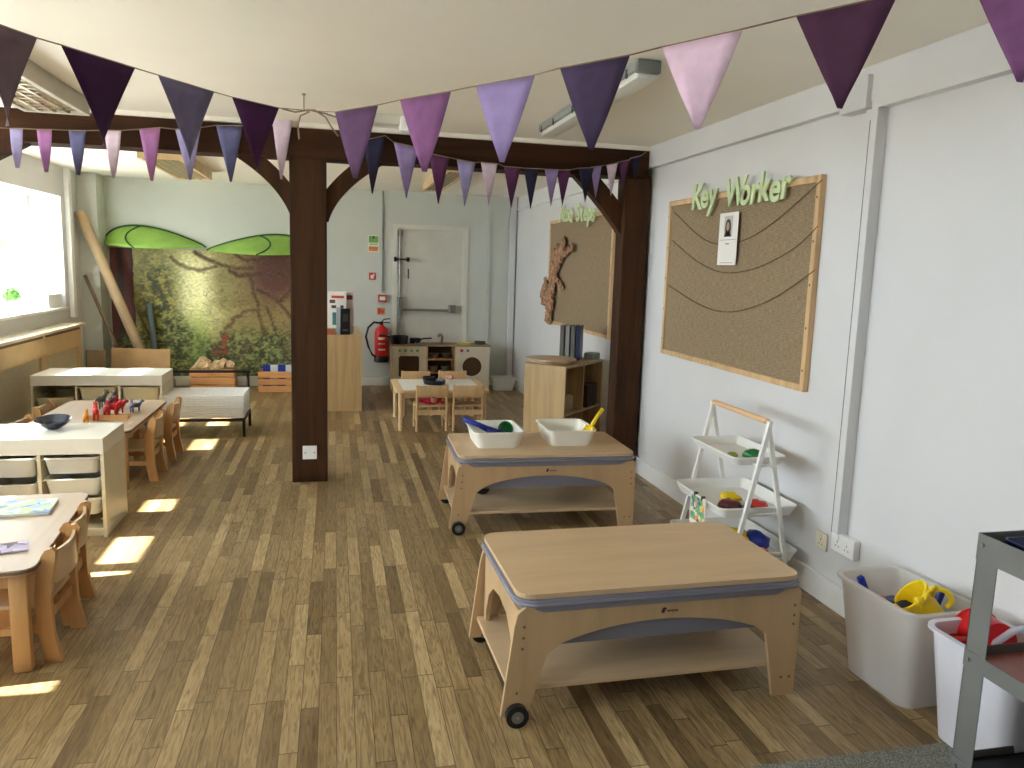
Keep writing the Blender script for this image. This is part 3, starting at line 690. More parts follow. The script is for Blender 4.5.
# ------------------------------------------------------------------ left side: cover, sill, tubes
t = thing('radiator_cover', 'raw wood radiator cover with recessed grille panels under the far window', 'radiator cover', (0, 0, 0))
m = MB(); x1 = -2.72
rails = [4.9, 5.9, 7.05, 8.2, 9.3]
m.box((x1-.02, 4.9, 0), (x1, 9.34, .10)); m.box((x1-.02, 4.9, .62), (x1, 9.34, .825))
for y in rails: m.box((x1-.02, y-.06, .1), (x1, y+.05, .62))
m.box((XL, 9.32, 0), (x1, 9.34, .825)); m.box((XL, 4.9, 0), (x1, 4.92, .825)); m.build('front_frame', MDF, t)
MB().box((x1-.035, 4.95, .1), (x1-.0205, 9.30, .80)).build('grille_panel', plain('grey_grille', (184, 176, 154), .6, .04, 40), t)
m = MB(); m.box((XL+.001, 4.86, .835), (x1+.05, 9.37, .865), .004); m.build('top_shelf', plain('painted_shelf_top', (196, 184, 160), .5, .03), t)
for a, c in ((4.98, 5.86), (5.98, 7.0), (7.12, 8.14), (8.26, 9.24)): MB().box((x1-.004, a, .805), (x1+.022, c, .83)).build('air_slot', plain('slot_dark', (92, 72, 48), .7), t)
MB().box((XL+.001, 4.95, .825), (x1, 9.30, .835)).build('batten', MDF, t)
t = thing('potted_plant', 'small round green leafy plant in a grey vase on the window sill', 'plant', (-3.055, 8.44, SZ))
MB().lathe([(.032, 0), (.034, .006), (.02, .015), (.028, .11), (.032, .115), (.026, .11), (.018, .02)], n=16).build('vase', plain('grey_vase', (130, 140, 146), .4), t, smooth='auto')
m = MB(); rnd = random.Random(5)
for k in range(170):
    th = rnd.uniform(0, 2*PI); ph = math.acos(rnd.uniform(-.8, 1)); r = .085*rnd.uniform(.6, 1.05)
    c = Vector((math.sin(ph)*math.cos(th)*r, math.sin(ph)*math.sin(th)*r, .165+math.cos(ph)*r*.8))
    Mx = Matrix.Translation(c) @ Matrix.Rotation(th, 4, 'Z') @ Matrix.Rotation(ph+rnd.uniform(-.5, .5), 4, 'Y')
    m.prism([(-.022, 0), (-.008, .012), (.014, .010), (.024, 0), (.014, -.010), (-.008, -.012)], .0015, 'XY', 0, Mx)
m.build('foliage', plain('fresh_green_leaves', (92, 146, 62), .6, .3, 40), t)
for k in range(3): pass
t = thing('storage_box', 'long white box standing on the sill at the far end of the window', 'box', (-3.07, 9.26, SZ))
MB().box((-.16, -.2, 0), (.14, .2, .12), .006).build('box_body', WHITE, t); MB().box((-.165, -.205, .12), (.145, .205, .15), .005).build('lid', WHITE, t)
# corner: cardboard tube, poles, flat cardboard
def pole(name, p0, p1, r, mat, label, cat, hollow=False):
    m = MB(); p0 = Vector(p0); p1 = Vector(p1); d = (p1-p0).normalized()
    if hollow:
        a = d.orthogonal().normalized(); b_ = d.cross(a); R = []
        for p, rr in ((p1, r*.86), (p1, r), (p0, r), (p0, r*.86)): R.append([m.bm.verts.new(p+a*math.cos(2*PI*k/20)*rr+b_*math.sin(2*PI*k/20)*rr) for k in range(20)])
        for A, B in zip(R, R[1:]+R[:1]):
            for k in range(20): m.bm.faces.new((A[k], A[(k+1) % 20], B[(k+1) % 20], B[k]))
    else: m.tube(p0, p1, r, n=12)
    return tag(m.build(name, mat, smooth='auto'), label, cat)
pole('cardboard_tube', (-2.14, 10.10, .055), (-2.842, 9.94, 2.09), .058, TUBE, 'thick long cardboard tube leaning in the far left corner', 'tube', True)
pole('wooden_pole', (-2.32, 9.96, .01), (-2.82, 9.93, 1.37), .02, plain('weathered_wood', (118, 100, 78), .7), 'brown wooden pole leaning left of the cardboard tube', 'pole')
pole('grey_tube', (-2.13, 10.22, .03), (-2.222, 10.33, 1.03), .036, plain('grey_green_tube', (96, 112, 112), .6), 'short grey-green tube standing right of the cardboard tube', 'tube')
pole('thin_stick', (-1.97, 10.24, .01), (-2.36, 10.355, .94), .012, plain('stick_wood', (120, 96, 66), .7), 'thin brown stick leaning in front of the forest mural', 'stick')
tag(MB().box((-.31, -.02, 0), (.33, .02, .535), M=Matrix.Translation((-2.25, 9.78, 0)) @ Matrix.Rotation(.03, 4, 'Y') @ Matrix.Rotation(-.10, 4, 'X')).build('cardboard_sheet', CARD), 'large flat brown cardboard box leaning below the tubes', 'cardboard')
tag(MB().box((-.14, -.02, 0), (.06, .02, .52), M=Matrix.Translation((-2.66, 9.72, 0)) @ Matrix.Rotation(-.12, 4, 'X') @ Matrix.Rotation(.5, 4, 'Z')).build('cardboard_sheet', plain('grey_cardboard', (140, 122, 92), .85)), 'smaller darker cardboard flap at the left end beside the radiator cover', 'cardboard')

# ------------------------------------------------------------------ tray storage units
def storage_unit(loc, label, trays, tray_mat, woodm, W, D, H):
    t = thing('storage_unit', label, 'storage unit', loc)
    m = MB(); m.box((0, 0, 0), (.018, D, H-.09)); m.box((W-.018, 0, 0), (W, D, H-.09)); m.box((0, D-.01, .05), (W, D, H-.09)); m.box((.018, .02, .03), (W-.018, D, .048)); m.box((.018, .03, 0), (W-.018, .045, .03))
    m.build('carcass', woodm, t); MB().box((0, -.002, H-.09), (W, D, H), .003).build('top', LAMW, t)
    cw = (W-.018)/3
    for k in (1, 2): MB().box((cw*k, .0, .048), (cw*k+.018, D-.01, H-.09)).build('divider', woodm, t)
    for k in range(3):
        for z in (.105, .22, .335, .455):
            for s_ in (0, 1):
                xx = .018+cw*k+s_*(cw-.018-.012); MB().box((xx, .01, z), (xx+.012, D-.02, z+.006)).build('runner', woodm, t)
    for k, z, dp in trays:
        x0 = .018+cw*k+.006; x1 = cw*(k+1)-.006; q = MB()
        shell(q, (x0+.012, .0, x1-.012, D-.05, .03), (x0+.022, .015, x1-.022, D-.07, .03), z, z-dp, .003, .012)
        tr = q.build('storage_tray', tray_mat, None, smooth='auto'); tr.location = loc
        yield tr, k, z
def unit(loc, label, trays, tm, woodm, where, W, D, H):
    col = {0: 'left', 1: 'middle', 2: 'right'}
    zs = {}
    for k, z, dp in trays: zs.setdefault(k, []).append(z)
    for tr, k, z in storage_unit(loc, label, trays, tm, woodm, W, D, H):
        order = sorted(zs[k], reverse=True); nm = ('top', 'second', 'third', 'bottom')[order.index(z)]
        tag(tr, '%s frosted plastic tray in the %s column of the %s' % (nm, col[k], where), 'tray', 'plastic trays in the '+where)
UW = plain('cream_laminate', (214, 206, 180), .4, .015)
unit((-2.27, 4.69, 0), 'near low white storage unit with frosted trays and a dark bowl on top', [(2, .472, .095), (2, .350, .10), (2, .235, .10), (1, .472, .11), (1, .325, .11), (1, .20, .10), (0, .472, .1), (0, .33, .1)], FTRAY, UW, 'near storage unit', .99, .46, .58)
unit((-2.55, 7.33, 0), 'far low white storage unit beside the radiator cover', [(0, .37, .09), (0, .22, .09), (1, .462, .2), (1, .22, .09), (2, .462, .2), (2, .2, .09)], translucent('yellowish_tray', (238, 230, 196), .1), UW, 'far storage unit', 1.05, .50, .565)
# dark bowl
m = MB().lathe([(.04, 0), (.044, .004), (.075, .025), (.095, .05), (.098, .054), (.09, .051), (.065, .025), (.03, .010)], n=30, M=Matrix.Rotation(.12, 4, 'X'))
bw = tag(m.build('bowl', plain('dark_glazed_bowl', (46, 50, 60), .25, .3, 14), smooth='auto'), 'dark glazed shallow bowl on top of the near storage unit', 'bowl'); bw.location = (-1.62, 4.98, .582+.005)

# ------------------------------------------------------------------ children's tables
def low_table(x0, x1, y0, y1, H, label, inset=.03):
    t = thing('low_table', label, 'table', ((x0+x1)/2, (y0+y1)/2, 0)); a, b_ = (x1-x0)/2, (y1-y0)/2
    MB().prism(rrect(-a, -b_, a, b_, .06), .022, 'XY', H-.022).build('table_top', BEECH, t)
    MB().prism(rrect(-a-.002, -b_-.002, a+.002, b_+.002, .06), .012, 'XY', H-.018).build('edge_strip', plain('dark_table_edge', (112, 84, 62), .5), t)
    m = MB(); i = inset+.03
    m.box((-a+i, -b_+i, H-.09), (a-i, -b_+i+.02, H-.022)); m.box((-a+i, b_-i-.02, H-.09), (a-i, b_-i, H-.022)); m.box((-a+i, -b_+i, H-.09), (-a+i+.02, b_-i, H-.022)); m.box((a-i-.02, -b_+i, H-.09), (a-i, b_-i, H-.022)); m.build('apron', HONEY, t)
    for sx in (-1, 1):
        for sy in (-1, 1):
            lx, ly = sx*(a-inset-.035), sy*(b_-inset-.035)
            MB().box((lx-.033, ly-.025, 0), (lx+.033, ly+.025, H-.022), .012).build('leg', HONEY, t, smooth='auto')
    return t
lt1 = low_table(-1.92, -1.15, 3.06, 4.10, .43, 'near low beech table at the left edge with picture books on it'); lt1.rotation_euler[2] = .085
low_table(-2.09, -1.36, 5.60, 6.84, .43, 'further low beech table with plastic animals on it, behind the near storage unit')
def chair(loc, rz, label, group, src=None):
    if src: return dup(src, loc, rz, label, group)
    t = thing('toddler_chair', label, 'chair', loc, rz, group); w = .15
    for s in (-1, 1):
        pr = [(-.165, 0), (-.125, 0), (-.105, .12), (-.098, .26), (-.108, .36), (-.13, .44), (-.145, .462), (-.165, .468), (-.182, .455), (-.180, .42), (-.165, .34), (-.155, .26), (-.160, .12), (-.185, 0)]
        MB().prism(pr, .03, 'YZ', s*w-.015).build('back_leg', HONEY, t)
        MB().prism([(.085, 0), (.13, 0), (.125, .26), (.08, .26)], .03, 'YZ', s*w-.015).build('front_leg', HONEY, t)
        MB().box((s*w-.011, -.12, .12), (s*w+.011, .10, .15)).build('side_rail', HONEY, t)
    MB().box((-w-.012, -.135, .225), (w+.012, .14, .245), .008).build('seat', PLY, t, smooth='auto')
    m = MB(); n = 8; L = []
    for i in range(n+1):
        u = i/n; x = (-1+2*u)*(w-.013); L.append((x, -.16-.022*math.sin(PI*u)))
    m.prism([(x, y+.006) for x, y in L]+[(x, y-.006) for x, y in reversed(L)], .13, 'XY', .315); m.build('backrest', PLY, t)
    MB().box((-w, -.14, .16), (w, -.12, .20)).build('cross_rail', HONEY, t); MB().box((-w, .09, .185), (w, .11, .225)).build('cross_rail', HONEY, t)
    return t
g = 'wooden toddler chairs at the low tables'
c1 = chair((-1.245, 3.37, 0), PI/2, 'nearest wooden toddler chair, at the near corner of the front table', g)
chair((-1.29, 3.69, 0), PI/2+.06, 'wooden toddler chair next beyond the nearest one at the front table', g, c1)
chair((-1.43, 6.03, 0), PI/2, 'nearer right-hand wooden toddler chair at the table with the animals', g, c1)
chair((-1.42, 6.63, 0), PI/2, 'far right-hand wooden toddler chair at the table with the animals', g, c1)
chair((-1.97, 5.90, 0), -PI/2, 'nearer left-hand wooden toddler chair by the window at the animal table', g, c1)
chair((-2.02, 6.50, 0), -PI/2, 'far left-hand wooden toddler chair by the window at the animal table', g, c1)
def cloth_item(name, c, r, mat, label, cat, seed):
    m = MB().ball(c, r, (1, 1.1, .5), 10)
    for v in m.bm.verts: v.co += Vector((mnoise.noise(v.co*22+Vector((seed, 0, 0))), mnoise.noise(v.co*22+Vector((0, seed, 0))), .5*mnoise.noise(v.co*25)))*r*.5
    return tag(m.build(name, mat, smooth=True), label, cat)
cloth_item('soft_toy', (-1.44, 6.62, .282), .065, PAPER, 'white soft toy lying on the far right chair at the animal table', 'toy', 4)
# books and leaflets on near table
def book(loc, rz, w, d, h, mat, label, name='picture_book', cat='book'):
    t = thing(name, label, cat, loc, rz)
    MB().box((-w/2, -d/2, 0), (w/2, d/2, h*.18)).build('back_cover', mat, t); MB().box((-w/2+.004, -d/2+.004, h*.18), (w/2-.004, d/2-.004, h*.82)).build('pages', PAPER, t); MB().box((-w/2, -d/2, h*.82), (w/2, d/2, h)).build('front_cover', mat, t)
BK = blotches('picture_book_cover', [(168, 196, 214), (200, 210, 176), (220, 220, 212), (132, 164, 200), (208, 214, 198)], 26)
book((-1.40, 3.87, .431), .12, .24, .23, .012, BK, 'blue and green picture book on the front table')
book((-1.64, 3.88, .431), -.06, .2, .24, .008, blotches('leaflet_cover', [(236, 232, 222), (226, 220, 206), (214, 200, 190)], 10), 'pale open picture book at the left edge of the front table')
book((-1.29, 3.33, .431), .35, .17, .12, .006, blotches('purple_leaflet', [(176, 166, 196), (120, 96, 110), (198, 190, 210)], 22), 'small purple leaflet near the front edge of the front table', 'leaflet', 'leaflet')
# plastic animals
def animal(loc, rz, s, mat, label):
    s *= .8
    t = thing('toy_animal', label, 'toy animal', loc, rz, 'plastic animals on the table')
    m = MB(); m.ball((0, 0, .065*s), .03*s, (1.7, .8, .9), 7); m.path([(.035*s, 0, .075*s), (.055*s, 0, .10*s)], [.018*s, .014*s], 8); m.ball((.066*s, 0, .107*s), .016*s, (1.4, .9, .9), 6); m.path([(-.045*s, 0, .075*s), (-.06*s, 0, .05*s)], .004*s, 5)
    for dx in (-.03, .03):
        for dy in (-.014, .014): m.tube((dx*s, dy*s, .055*s), (dx*s*1.05, dy*s, 0), .008*s, .007*s, 8)
    m.tube((.062*s, -.008*s, .115*s), (.060*s, -.014*s, .132*s), .005*s, .002*s, 6); m.tube((.062*s, .008*s, .115*s), (.060*s, .014*s, .132*s), .005*s, .002*s, 6)
    m.build('body', mat, t, smooth=True)
base = .4312
spec = [(86, 424, 'yellow', ORANGE, 'orange-yellow', 1.0), (96, 420, 'r', RED, 'red', 1.2), (107, 419, 'r', plain('crimson_plastic', (176, 18, 40), .35), 'crimson', 1.1), (113, 417, 'r', RED, 'bright red', 1.1), (119, 415.5, 'r', plain('crimson_plastic', (176, 18, 40), .35), 'crimson', 1.0), (101, 408, 'g', GREYD, 'dark grey', 1.3), (112, 407, 'g', plain('blue_grey_plastic', (84, 92, 112), .4), 'blue-grey', 1.1), (132, 412, 'b', plain('lilac_blue_plastic', (112, 118, 160), .4), 'lilac-blue', .9), (136, 411, 'b', plain('blue_grey_plastic', (84, 92, 112), .4), 'blue-grey', .9)]
pos = ['at the left end of the red row', 'second in the row, beside the orange one', 'third in the row on the wooden tray', 'fourth in the row on the wooden tray', 'at the right end of the row on the wooden tray', 'standing tall behind the red row', 'behind the right end of the red row', 'alone on the right of the table', 'touching the lone one on the right of the table']
for (x, y, _, mt, cn, s), ps in zip(spec, pos):
    p = atZ(x, y, base); p.z = base+(.019 if ps.endswith('tray') else 0)
    animal(p, random.uniform(-.5, .5)+PI/2*random.choice((0, 1)), s, mt, '%s plastic toy animal %s' % (cn, ps))
t = thing('wooden_tray', 'small wooden tray under the red toy animals', 'tray', (-1.60, 6.06, .4305))
MB().box((-.13, -.06, 0), (.13, .07, .006)).build('tray_base', HONEY, t); m = MB(); m.box((-.135, -.068, 0), (.135, -.060, .035)); m.box((-.135, .070, 0), (.135, .078, .018)); m.build('tray_rim', HONEY, t)
m = MB(); m.tube((0, 0, 0), (0, 0, .09), .018, .022, 10); m.ball((0, 0, .105), .018, n=6)
o = tag(m.build('toy_figure', plain('dark_red_plastic', (140, 24, 30), .4), smooth='auto'), 'tall dark red toy figure behind the toy animals', 'toy'); o.location = (-1.63, 6.36, base)

# ------------------------------------------------------------------ drying rack
t = thing('drying_rack', 'black drying rack stacked with white wire shelves in front of the log crate', 'drying rack', (-1.17, 7.58, 0))
m = MB(); a, b_ = .355, .25
for x in (-a, a):
    for y in (-b_, b_): m.box((x-.012, y-.012, 0), (x+.012, y+.012, .15))
for y in (-b_, b_): m.box((-a, y-.01, .145), (a, y+.01, .17))
for x in (-a, a): m.box((x-.01, -b_, .145), (x+.01, b_, .17))
m.build('base_frame', BLKM, t)
m = MB()
for x in (-a+.01, a-.01): m.box((x-.012, b_, .15), (x+.012, b_+.024, .545))
m.box((-a-.01, b_, .52), (a+.01, b_+.024, .545)); m.build('back_frame', BLKM, t)
for k in range(10):
    z = .182+k*.0215; q = MB()
    for x0, y0, x1, y1 in ((-a, -b_, a, -b_), (-a, b_-.01, a, b_-.01), (-a, -b_, -a, b_), (a, -b_, a, b_)): q.tube((x0, y0, z), (x1, y1, z), .006, n=6)
    for i in range(1, 14): xx = -a+2*a*i/14; q.tube((xx, -b_, z), (xx, b_-.01, z), .0022, n=4)
    for i in range(1, 14): yy = -b_+2*b_*i/14; q.tube((-a, yy, z), (a, yy, z), .0034, n=4)
    q.build('wire_shelf', WMET, t)
m = MB()
for x in (-a+.04, a-.02): m.tube((x, b_+.0, .17), (x, b_+.0, .46), .006, n=6)
m.build('spring_rod', STEEL, t)
# crates
def crate(loc, w, d, h, label, n=3):
    t = thing('wooden_crate', label, 'crate', loc); sh = (h-.0)/n
    for k in range(n):
        z0 = k*sh+.004; z1 = (k+1)*sh-.008
        for y in (-d/2, d/2-.012): MB().box((-w/2, y, z0), (w/2, y+.012, z1), .002).build('slat', CRATE, t)
        for x in (-w/2, w/2-.012): MB().box((x, -d/2+.012, z0), (x+.012, d/2-.012, z1), .002).build('end_slat', CRATE, t)
    m = MB()
    for sx in (-1, 1):
        for sy in (-1, 1): m.box((sx*(w/2-.023)-.011, sy*(d/2-.023)-.011, 0), (sx*(w/2-.023)+.011, sy*(d/2-.023)+.011, h-.01))
    m.build('corner_block', CRATE, t); MB().box((-w/2+.012, -d/2+.012, .004), (w/2-.012, d/2-.012, .014)).build('crate_base', CRATE, t)
    return t
crate((-1.45, 10.0, 0), .51, .30, .29, 'pine crate of split logs below the forest mural, behind the drying rack')
crate((-.72, 10.0, 0), .40, .30, .265, 'pine crate of blue and white books left of the centre post')
rnd = random.Random(11)
lp = ['at the far left of the crate', 'lying second from left', 'in the middle', 'leaning right of the middle', 'tilted at the right end', 'low at the front']
for k, (x, rot, z) in enumerate(((-1.60, .5, .30), (-1.53, -.35, .275), (-1.43, .2, .28), (-1.35, -.5, .31), (-1.27, .75, .30), (-1.46, .95, .25))):
    m = MB(); r = .055; L = .20
    m.prism([(0, -.045), (.06, .01), (.035, .055), (-.03, .05), (-.06, .0)], L, 'XZ', -L/2, Matrix.Rotation(rot, 4, 'Y') @ Matrix.Rotation(.6-.2*k, 4, 'X'))
    o = tag(m.build('split_log', plain('split_log_wood', (208, 180, 140), .8, .2, 18)), 'pale split log %s in the log crate' % lp[k], 'log', 'split logs in the crate'); o.location = (x, 10.0, z+.02)
for k in range(4):
    o = tag(MB().box((-.010, -.11, 0), (.075, .01, .30), .002, Matrix.Rotation(-.16, 4, 'X')).build('folder', BLUE if k % 2 == 0 else plain('white_folder', (206, 216, 226), .5)), ('dark blue folder at the left end of the right crate', 'white folder second from left in the right crate', 'blue folder third from left in the right crate', 'white folder at the right end of the right crate')[k], 'book', 'folders in the right crate'); o.location = (-.86+.09*k, 9.99, .02)

# ------------------------------------------------------------------ wooden cabinets
t = thing('wooden_cabinet', 'light oak cabinet side-on behind the centre post with games on top', 'cabinet', (.085, 9.2, 0))
m = MB(); W, D, H = .195, .64, .83
m.box((-W, -D, 0), (W, -D+.018, H-.02)); m.box((-W, D-.018, 0), (W, D, H-.02)); m.box((-W, -D+.018, .05), (-W+.012, D-.018, H-.02)); m.box((-W, -D+.018, .03), (W-.01, D-.018, .05)); m.box((-W, -.009, .05), (W-.02, .009, H-.02)); m.build('carcass', OAK, t)
MB().box((-W-.003, -D-.003, H-.02), (W+.003, D+.003, H)).build('top', OAK, t)
for s in (-1, 1): MB().box((W-.018, -D+.02 if s < 0 else .002, .06), (W, -.002 if s < 0 else D-.02, H-.022)).build('door', OAK, t)
def gamebox(c, w, d, h, mat, label, rz=0, bits=(), name='game_box', cat='box'):
    t = thing(name, label, cat, c, rz); MB().box((-w/2, -d/2, 0), (w/2, d/2, h), .002).build('box_body', mat, t)
    for nm, x0, z0, x1, z1, mt in bits: MB().box((x0*w/2, -d/2-.0015, z0*h), (x1*w/2, -d/2+.001, z1*h)).build(nm, mt, t)
gamebox((.02, 8.82, .83), .20, .05, .46, PAPER, 'tall white game box on the cabinet behind the centre post', 0, (('red_title', -.6, .84, .75, .90, SRED), ('print_shape', -.8, .72, -.2, .80, GREYD), ('print_shape', -.6, .60, -.1, .67, GREYD), ('print_shape', .35, .6, .7, .67, GREYD), ('print_shape', -.5, .2, .0, .5, plain('teal_print', (70, 130, 130), .5)), ('green_strip', -1, .02, .6, .12, SGR), ('red_strip', -.9, -.0, .7, .02, SRED)))
gamebox((.155, 8.90, .83), .09, .05, .45, plain('pinkish_box', (206, 190, 184), .5), 'slim pinkish box with a dark red square beside the white game box', 0, (('dark_square', -.7, .82, .8, .93, plain('dark_red_print', (96, 30, 34), .5)),))
gamebox((.105, 8.66, .83), .10, .04, .28, BLACK, 'black framed card leaning at the front of the cabinet games', .15, (('print_shape', -.5, .5, .6, .8, GREYD), ('print_shape', -.6, .15, .5, .2, GREYM)))
gamebox((.03, 8.66, .83), .035, .06, .29, plain('pale_grey_box', (170, 178, 186), .5), 'narrow pale grey box upright left of the black framed card', .05)
gamebox((-.06, 8.64, .83), .12, .08, .06, plain('red_brown_box', (160, 84, 62), .5), 'small red-brown box beside the centre post on the cabinet', 0)
# rotated shelf cabinet on the right
t = thing('shelf_cabinet', 'light oak open shelf cabinet standing at an angle beside the far right wall', 'cabinet', (1.826, 6.02, 0), math.radians(47))
W, D, H = .75, .38, .82
m = MB(); m.box((0, 0, 0), (.02, D, H-.02)); m.box((W-.02, 0, 0), (W, D, H-.02)); m.box((.02, D-.012, 0), (W-.02, D, H-.02)); m.box((W*.5-.009, .01, .04), (W*.5+.009, D-.012, H-.02)); m.build('carcass', OAK, t)
MB().box((-.003, -.003, H-.02), (W+.003, D+.003, H)).build('top', OAK, t); m = MB(); m.box((.02, .01, .03), (W-.02, D-.012, .05)); m.box((.02, .01, .40), (W*.5-.009, D-.012, .418)); m.box((W*.5+.009, .01, .40), (W-.02, D-.012, .418)); m.build('shelf', OAK, t)
tag(MB().box((-.05, -.05, 0), (.05, .05, .13), .006, Matrix.Translation((1.92, 6.30, .4185))).build('small_box', plain('beige_box', (190, 172, 140), .6)), 'small beige box on the shelf inside the angled cabinet', 'box')
tag(MB().box((-.10, -.10, 0), (.10, .10, .20), .006, Matrix.Translation((2.13, 6.50, .4185)) @ Matrix.Rotation(math.radians(47), 4, 'Z')).build('dark_basket', plain('dark_brown_wicker', (70, 46, 30), .8, .2, 60)), 'dark brown box inside the right half of the angled cabinet', 'box')
t = thing('turntable_board', 'round pale wooden board on the angled cabinet', 'board', (1.79, 6.34, .8205))
MB().lathe([(.17, .0), (.17, .012), (.05, .013), (.05, .02), (.215, .022), (.215, .036), (.2, .037)], n=36).build('disc', PLY, t, smooth='auto')
for k, (dx, col, lab) in enumerate(((0, GREYM, 'grey ring binder at the left end on the angled cabinet'), (1, plain('light_grey_binder', (160, 158, 156), .5), 'light grey ring binder second from left on the angled cabinet'), (2, GREYM, 'grey ring binder beside the navy one on the angled cabinet'), (3, NAVY, 'navy blue ring binder standing rightmost on the angled cabinet'))):
    t = thing('ring_binder', lab, 'binder', (1.925+dx*.046, 6.50-dx*.014, .8205), math.radians(-24), 'ring binders on the angled cabinet')
    MB().box((-.016, -.0, 0), (-.013, .24, .30)).build('cover', col, t); MB().box((.013, 0, 0), (.016, .24, .30)).build('cover', col, t); MB().box((-.016, -.003, 0), (.016, .0, .30)).build('spine', col, t); MB().box((-.012, .004, .004), (.012, .232, .29)).build('paper_block', PAPER, t)
tag(MB().box((-.06, -.05, 0), (.06, .05, .055), .004, Matrix.Translation((2.24, 6.60, .8205)) @ Matrix.Rotation(.7, 4, 'Z')).build('small_box', plain('grey_green_box', (150, 156, 150), .6)), 'small grey-green box at the wall end of the angled cabinet top', 'box')

# ------------------------------------------------------------------ play kitchen
KF = plain('pale_kitchen_board', (222, 212, 190), .5, .02)
t = thing('play_kitchen', 'wooden play kitchen with oven and washing machine in front of the door', 'play kitchen', (.70, 9.88, 0)); W, D, H = 1.26, .36, .60
m = MB(); m.box((0, .02, 0), (.018, D, H-.02)); m.box((W-.018, .02, 0), (W, D, H-.02)); m.box((0, D-.01, .02), (W, D, H-.02)); m.box((.435, .0, 0), (.453, D, H-.02)); m.box((.80, .0, 0), (.818, D, H-.02)); m.box((.0, .02, .02), (W, D-.01, .035)); m.build('carcass', PINEL, t)
MB().box((-.01, -.01, H-.02), (W+.01, D+.005, H), .004).build('worktop', plain('kitchen_worktop', (164, 136, 98), .5), t)
m = MB(); m.box((.453, .01, .40), (.80, D-.01, .415)); m.box((.453, .01, .23), (.80, D-.01, .245)); m.build('shelf', CRATE, t)
MB().box((.455, D-.025, .04), (.80, D-.012, H-.03)).build('back_panel', plain('dark_brown_panel', (70, 48, 30), .7), t)
def panel_hole(x0, x1, z0, z1, hole):
    q = MB(); n = len(hole); A = [(x0, z0), (x1, z0), (x1, z1), (x0, z1)]
    # outer ring sampled to hole points
    out = []
    cx, cz = sum(p[0] for p in hole)/n, sum(p[1] for p in hole)/n
    for hx, hz in hole:
        dx, dz = hx-cx, hz-cz; s = min(((x1-cx) if dx > 0 else (cx-x0))/max(abs(dx), 1e-6), ((z1-cz) if dz > 0 else (cz-z0))/max(abs(dz), 1e-6)); out.append((cx+dx*s, cz+dz*s))
    # insert corners by snapping the nearest samples
    for c in A:
        k = min(range(n), key=lambda i: (out[i][0]-c[0])**2+(out[i][1]-c[1])**2); out[k] = c
    V = {}
    for w, nm in ((0., 'f'), (.018, 'b')):
        V[nm] = [q.bm.verts.new((x, w, z)) for x, z in hole]; V['o'+nm] = [q.bm.verts.new((x, w, z)) for x, z in out]
    for k in range(n):
        j = (k+1) % n
        q.bm.faces.new((V['f'][k], V['f'][j], V['of'][j], V['of'][k])); q.bm.faces.new((V['b'][k], V['ob'][k], V['ob'][j], V['b'][j]))
        q.bm.faces.new((V['f'][k], V['b'][k], V['b'][j], V['f'][j])); q.bm.faces.new((V['of'][k], V['of'][j], V['ob'][j], V['ob'][k]))
    return q
panel_hole(.0, .435, .03, H-.02, rrect(.085, .185, .345, .455, .03, 6)).build('oven_front', KF, t)
panel_hole(.818, W, .03, H-.02, [(1.03+.125*math.cos(2*PI*k/40), .32+.125*math.sin(2*PI*k/40)) for k in range(40)]).build('washer_front', KF, t)
DKG = plain('smoked_brown_window', (82, 58, 34), .3)
MB().box((.05, .03, .15), (.38, .034, .49)).build('oven_window', DKG, t); MB().box((.88, .03, .17), (1.18, .034, .47)).build('washer_window', DKG, t)
for k in range(4): MB().tube((.095+k*.075, -.012, .525), (.095+k*.075, .001, .525), .018, n=14).build('green_knob', SGR, t)
MB().tube((.89, -.012, .53), (.89, .001, .53), .02, n=14).build('red_knob', SRED, t); MB().tube((.97, -.012, .53), (.97, .001, .53), .018, n=14).build('blue_knob', plain('blue_grey_knob', (90, 120, 150), .5), t)
MB().path([(.66, .22, H), (.665, .22, .69), (.65, .20, .715), (.62, .17, .715), (.605, .155, .695)], .018, 8).build('tap', plain('pinkish_steel', (176, 148, 138), .35, .04, metal=.5), t, smooth=True)
MB().lathe([(.10, .0), (.115, .006), (.10, .008), (.08, -.01)], (.60, .17, H), 24).build('sink_rim', STEEL, t, smooth='auto')
kx, ky, kz = .70, 9.88, H+.0005
def pan(loc, r, h, mat, label, handle=None, name='toy_pan', cat='pan'):
    t = thing(name, label, cat, loc); MB().lathe([(r*.86, 0), (r*.95, .004), (r, h), (r*.95, h), (r*.88, .01), (.01, .008)], n=24).build('pan_body', mat, t, smooth='auto')
    if handle is not None:
        dx, dy = math.cos(handle), math.sin(handle); MB().path([(dx*r*.98, dy*r*.98, h*.75), (dx*r*1.5, dy*r*1.5, h*.95), (dx*(r+.14), dy*(r+.14), h*1.0)], .010, 8).build('handle', BLACK, t)
    return t
pan((kx+.10, ky+.14, kz), .115, .10, BLACK, 'large black toy pot at the left end of the play kitchen top', 3.0)
pan((kx+.31, ky+.20, kz), .075, .065, BLACK, 'black toy frying pan with a long handle on the play kitchen hob', .1)
pan((kx+.36, ky+.08, kz), .07, .02, STEEL, 'silver toy plate in front of the black toy pans', None, 'toy_plate', 'plate')
pan((kx+.95, ky+.17, kz), .10, .022, plain('yellow_plate', (206, 196, 120), .5), 'pale yellow toy plate on the washing machine top', None, 'toy_plate', 'plate')
pan((kx+1.15, ky+.14, kz), .075, .04, GREYD, 'dark toy dish at the right end of the play kitchen top', None, 'toy_plate', 'dish')
